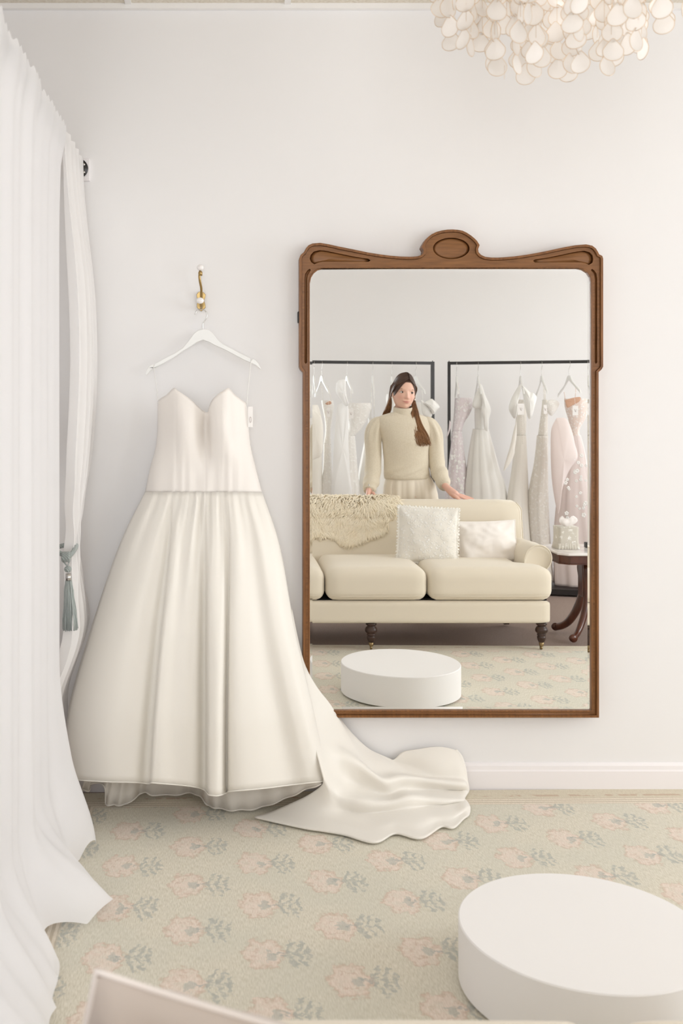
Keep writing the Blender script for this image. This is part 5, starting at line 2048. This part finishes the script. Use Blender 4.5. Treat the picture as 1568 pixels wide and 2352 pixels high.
# fall over her front on one side, behind the shoulder on the other
for s in (-1, 1):
    for k in range(210):
        f = (k + .5) / 210                                # from front hairline to the back of the head
        a = interp([(0, .62), (1, 3.0)], f)              # position of the root along the parting
        yroot, zroot = .112 * math.cos(a), .018 + .119 * math.sin(min(a + .0, PI))
        j = lambda m: rh.uniform(-m, m)
        root_ = (.006 + s * .003, yroot - .004, zroot)
        m1 = (s * .046, yroot * .88 - .006, zroot - .014 - .020 * (1 - f))
        m2 = (s * (.080 + .003 * j(1)), .050 * (1 - f) - .052 * f + j(.004) - .012, .022 + j(.006) + .01 * f)
        m3 = (s * (.086 + j(.002)), -.012 - .055 * f + j(.004), -.035)
        pts = [head_pt(q) for q in (root_, m1, m2, m3)]
        q = rh.random()
        if s > 0:                                        # q: place across the lock, inner to outer
            w1 = M(944 + 16 * q + j(1), 945, 7.36 + .05 * f)
            w2 = M(945 + 24 * q + j(2), 975, 7.325 + .03 * f)
            w3 = M(950 + 31 * q + j(3), 1000, 7.305 + .02 * rh.random())
            w4 = M(958 + 32 * q + j(2), 1027 - 8 * rh.random() - 6 * abs(q - .5), 7.295 + .025 * rh.random())
            pts += [w1, w2, w3, w4]
        else:
            w1 = M(890 + 9 * q, 925 + j(2), 7.42 + .04 * f)
            w2 = M(884 + 14 * q, 940 + j(2), 7.45 + .04 * f)
            w3 = M(878 + 16 * q, 954, 7.50 + .05 * rh.random())
            w4 = M(874 + 18 * q, 990, 7.55 + .03 * rh.random())
            pts += [w1, w2, w3, w4]
        lock(pts, .0029 + .0009 * rh.random(), 0, .75 + .35 * rh.random())
ho = obj('hair', hair, HAIR, woman)
at = ho.data.attributes.new('length', 'FLOAT', 'POINT')
at.data.foreach_set('value', hl)

# jumper
sw = MB()
tors = [(947, 898, 951, .062), (951, 886, 962, .070), (955, 873, 974, .078), (961, 865, 983, .088), (970, 863, 988, .098), (984, 866, 990, .108), (1000, 873, 988, .118), (1015, 877, 986, .124), (1035, 879, 983, .116), (1058, 881, 984, .108), (1080, 881, 985, .110), (1092, 881, 987, .114), (1098, 883, 987, .112), (1100, 886, 984, .105)]
tf = crs([tuple(map(float, q)) for q in tors], 5)
rs = []
for (v, a, b_, ry) in tf:
    r = ell(v, a, b_, DB, ry, 64)
    out_ = []
    for k, p in enumerate(r):
        th = 2 * PI * k / 64
        w_ = .004 * noise.noise(Vector((p[0] * 6, p[2] * 14, 2))) + .006 * math.exp(-((v - 1083) / 10) ** 2) * math.sin(p[0] * 40 + v * .25)
        # folds running to the waist on her left
        out_.append((p[0], p[1] + (w_ if p[1] > YM(DB) else 0), p[2]))
    rs.append(out_)
sw.rings(rs)
for A_, rad in (([(972, 966, 7.42), (986, 974, 7.42)] + armR[1:], [.030, .050, .061, .059, .058, .056, .040]), ([(882, 966, 7.42), (866, 974, 7.42)] + armL[1:], [.030, .050, .060, .058, .058, .053, .037])):
    q = crs([tuple(M(*a)) + (r,) for a, r in zip(A_, rad)], 6)
    cen = [Vector(p[:3]) for p in q]
    N_ = len(cen)
    rs = []
    for i, p in enumerate(q):
        t = (cen[min(i + 1, N_ - 1)] - cen[max(i - 1, 0)]).normalized()
        a_ = Vector((0, 1, 0))
        a_ = (a_ - t * a_.dot(t)).normalized()
        b2 = t.cross(a_)
        ring = []
        for k in range(36):
            th = 2 * PI * k / 36
            puff = .006 * math.exp(-((i - 10) / 4) ** 2) * math.sin(th * 7)      # gathers at the shoulder
            crease = .004 * math.sin(i * 1.1 + th * 2) * sm(18, 26, i)
            rr = p[3] + puff + crease
            ring.append(cen[i] + a_ * (rr * math.cos(th)) + b2 * (rr * math.sin(th)))
        rs.append(ring)
    slv = obj('sleeve', MB().rings(rs), KNIT, woman)
swo = obj('jumper', sw, KNIT, woman)
mod(swo, 'REMESH', mode='VOXEL', voxel_size=.0055, use_smooth_shade=True)
bake(swo)
mod(swo, 'SMOOTH', factor=.5, iterations=3)
bake(swo)
for A_, u_, v_ in ((armR, 1021.5, 1117), (armL, 849, 1117)):
    e = M(*A_[-1]) if A_ is armR else M(*A_[-2])
    p0 = M(*A_[-2]) if A_ is armR else M(*A_[-3])
    dv = (e - p0).normalized()
    obj('cuff', MB().tube([e - dv * .045, e - dv * .02, e + dv * .002], [.043, .039, .037], 24), KNIT, woman)
ct, cb = M(926, 934, 7.405), M(925, 956, 7.42)
rs = []
for z, rx, ry, dx in ((1.0, .066, .058, 0), (.92, .074, .066, 0), (.7, .0755, .068, 0), (.45, .077, .070, 0), (.2, .080, .072, 0), (.05, .082, .074, 0), (0, .078, .070, 0)):
    c = cb.lerp(ct, z)
    rs.append([(c.x + rx * .93 * math.cos(2 * PI * k / 48), c.y + ry * math.sin(2 * PI * k / 48), c.z - .012 * math.sin(2 * PI * k / 48) * z + (.010 * math.cos(2 * PI * k / 48) * 0)) for k in range(48)])
co = obj('turtleneck_collar', MB().rings(rs, cap0=False, cap1=False), KNIT, woman)
mod(co, 'SOLIDIFY', thickness=.006)
obj('hem_band', MB().rings([[(p[0], p[1], p[2]) for p in ell(v, a, b_, DB, ry, 64)] for v, a, b_, ry in ((1090, 881, 986, .116), (1094, 881.5, 987, .117), (1099, 882.5, 987.5, .115), (1100.5, 885, 985, .108))], cap0=False, cap1=False), KNIT, woman)
# trousers
pt_ = MB()
rs = []
for v, a, b_, ry in ((1092, 889, 986, .100), (1100, 885, 992, .106), (1115, 881, 1000, .118), (1135, 879, 1005, .125), (1160, 878, 1007, .125)):
    r = ell(v, a, b_, DB, ry, 96)
    g = sm(1094, 1125, v)
    out_ = []
    for p in r:
        pl_ = 0
        if p[1] > YM(DB):
            for uu, wd, am in ((899, 3, .020), (916, 4, .018), (926, 5, .016), (948, 4, .020), (958, 5, .014), (978, 4, .014)):
                pl_ += am * g * math.exp(-((p[0] - M(uu, v, DB).x) / (wd * DB / F)) ** 2)
        out_.append((p[0], p[1] - pl_, p[2]))
    rs.append(out_)
pt_.rings(rs)
zc = M(942, 1155, DB).z
for s in (-1, 1):
    x = hipc.x + s * .100
    rs = []
    for z, rx, ry in ((zc + .03, .103, .12), (zc - .08, .105, .115), (.45, .098, .100), (.2, .105, .105), (.06, .11, .11)):
        rs.append([(x + s * .01 * (zc - z) + rx * math.cos(2 * PI * k / 48) * (1 + .03 * math.sin(6 * 2 * PI * k / 48)), hipc.y + ry * math.sin(2 * PI * k / 48) * (1 + .03 * math.sin(5 * 2 * PI * k / 48)), z) for k in range(48)])
    pt_.rings(rs)
obj('trousers', pt_, TROUSER, woman)
for s in (-1, 1):
    x = hipc.x + s * .105
    sh_ = MB().tube([(x, hipc.y - .07, .032), (x, hipc.y, .036), (x + s * .008, hipc.y + .08, .034), (x + s * .012, hipc.y + .155, .022)], [.034, .042, .043, .03], 16, .8)
    obj('shoe', MB().add([(p[0], p[1], max(p[2], 0.0)) for p in sh_.v], sh_.f), SHOE, woman)
# watch on the wrist by the fleece
wp_, dv = M(848.5, 1122.5, 7.285), (aL[-1] - aL[-2]).normalized()
a_ = Vector((0, 1, 0))
a_ = (a_ - dv * a_.dot(dv)).normalized()
b2 = dv.cross(a_)
obj('watch_strap', MB().rings([[wp_ + dv * h_ + a_ * (.0305 * math.cos(2 * PI * k / 28)) + b2 * (.0305 * math.sin(2 * PI * k / 28)) for k in range(28)] for h_ in (-.007, .007)], cap0=False, cap1=False), LEATHER, woman)
cw = wp_ + a_ * .029 - b2 * (.012 if b2.x > 0 else -.012)
o = obj('watch_case', MB().tube([cw, cw + a_ * .007], .0125, 22), CHROME, woman)
obj('watch_dial', MB().tube([cw + a_ * .007, cw + a_ * .0076], .0105, 22), CARD, o)

# ------------------------------------------------------------------ daylight outside, camera, colour
w = bpy.data.worlds.new('sky')
SC.world = w
w.use_nodes = True
w.node_tree.nodes['Background'].inputs[0].default_value = (0.90, 0.95, 1.0, 1)
w.node_tree.nodes['Background'].inputs[1].default_value = 1.2
cam = bpy.data.cameras.new('camera')
co_ = bpy.data.objects.new('camera', cam)
COL.objects.link(co_)
co_.location = (0, -D, H)
co_.rotation_euler = (PI / 2, 0, 0)
cam.sensor_fit = 'HORIZONTAL'
cam.sensor_width = 36
cam.lens = F / 1568 * 36
cam.shift_x = (784 - U0) / 1568
cam.shift_y = -(1176 - V0) / 1568
cam.clip_start = .02
cam.dof.use_dof = True
cam.dof.focus_distance = 4.6
cam.dof.aperture_fstop = 6.5
SC.camera = co_
SC.view_settings.view_transform = 'Standard'
SC.view_settings.look = 'None'
SC.view_settings.gamma = 1
SC.view_settings.exposure = -0.57
SC.view_settings.use_curve_mapping = False
SC.cycles.use_denoising = True
SC.cycles.max_bounces = 12
SC.cycles.diffuse_bounces = 6
SC.cycles.glossy_bounces = 4
SC.cycles.transparent_max_bounces = 24
SC.cycles.transmission_bounces = 6
SC.cycles.sample_clamp_indirect = 8
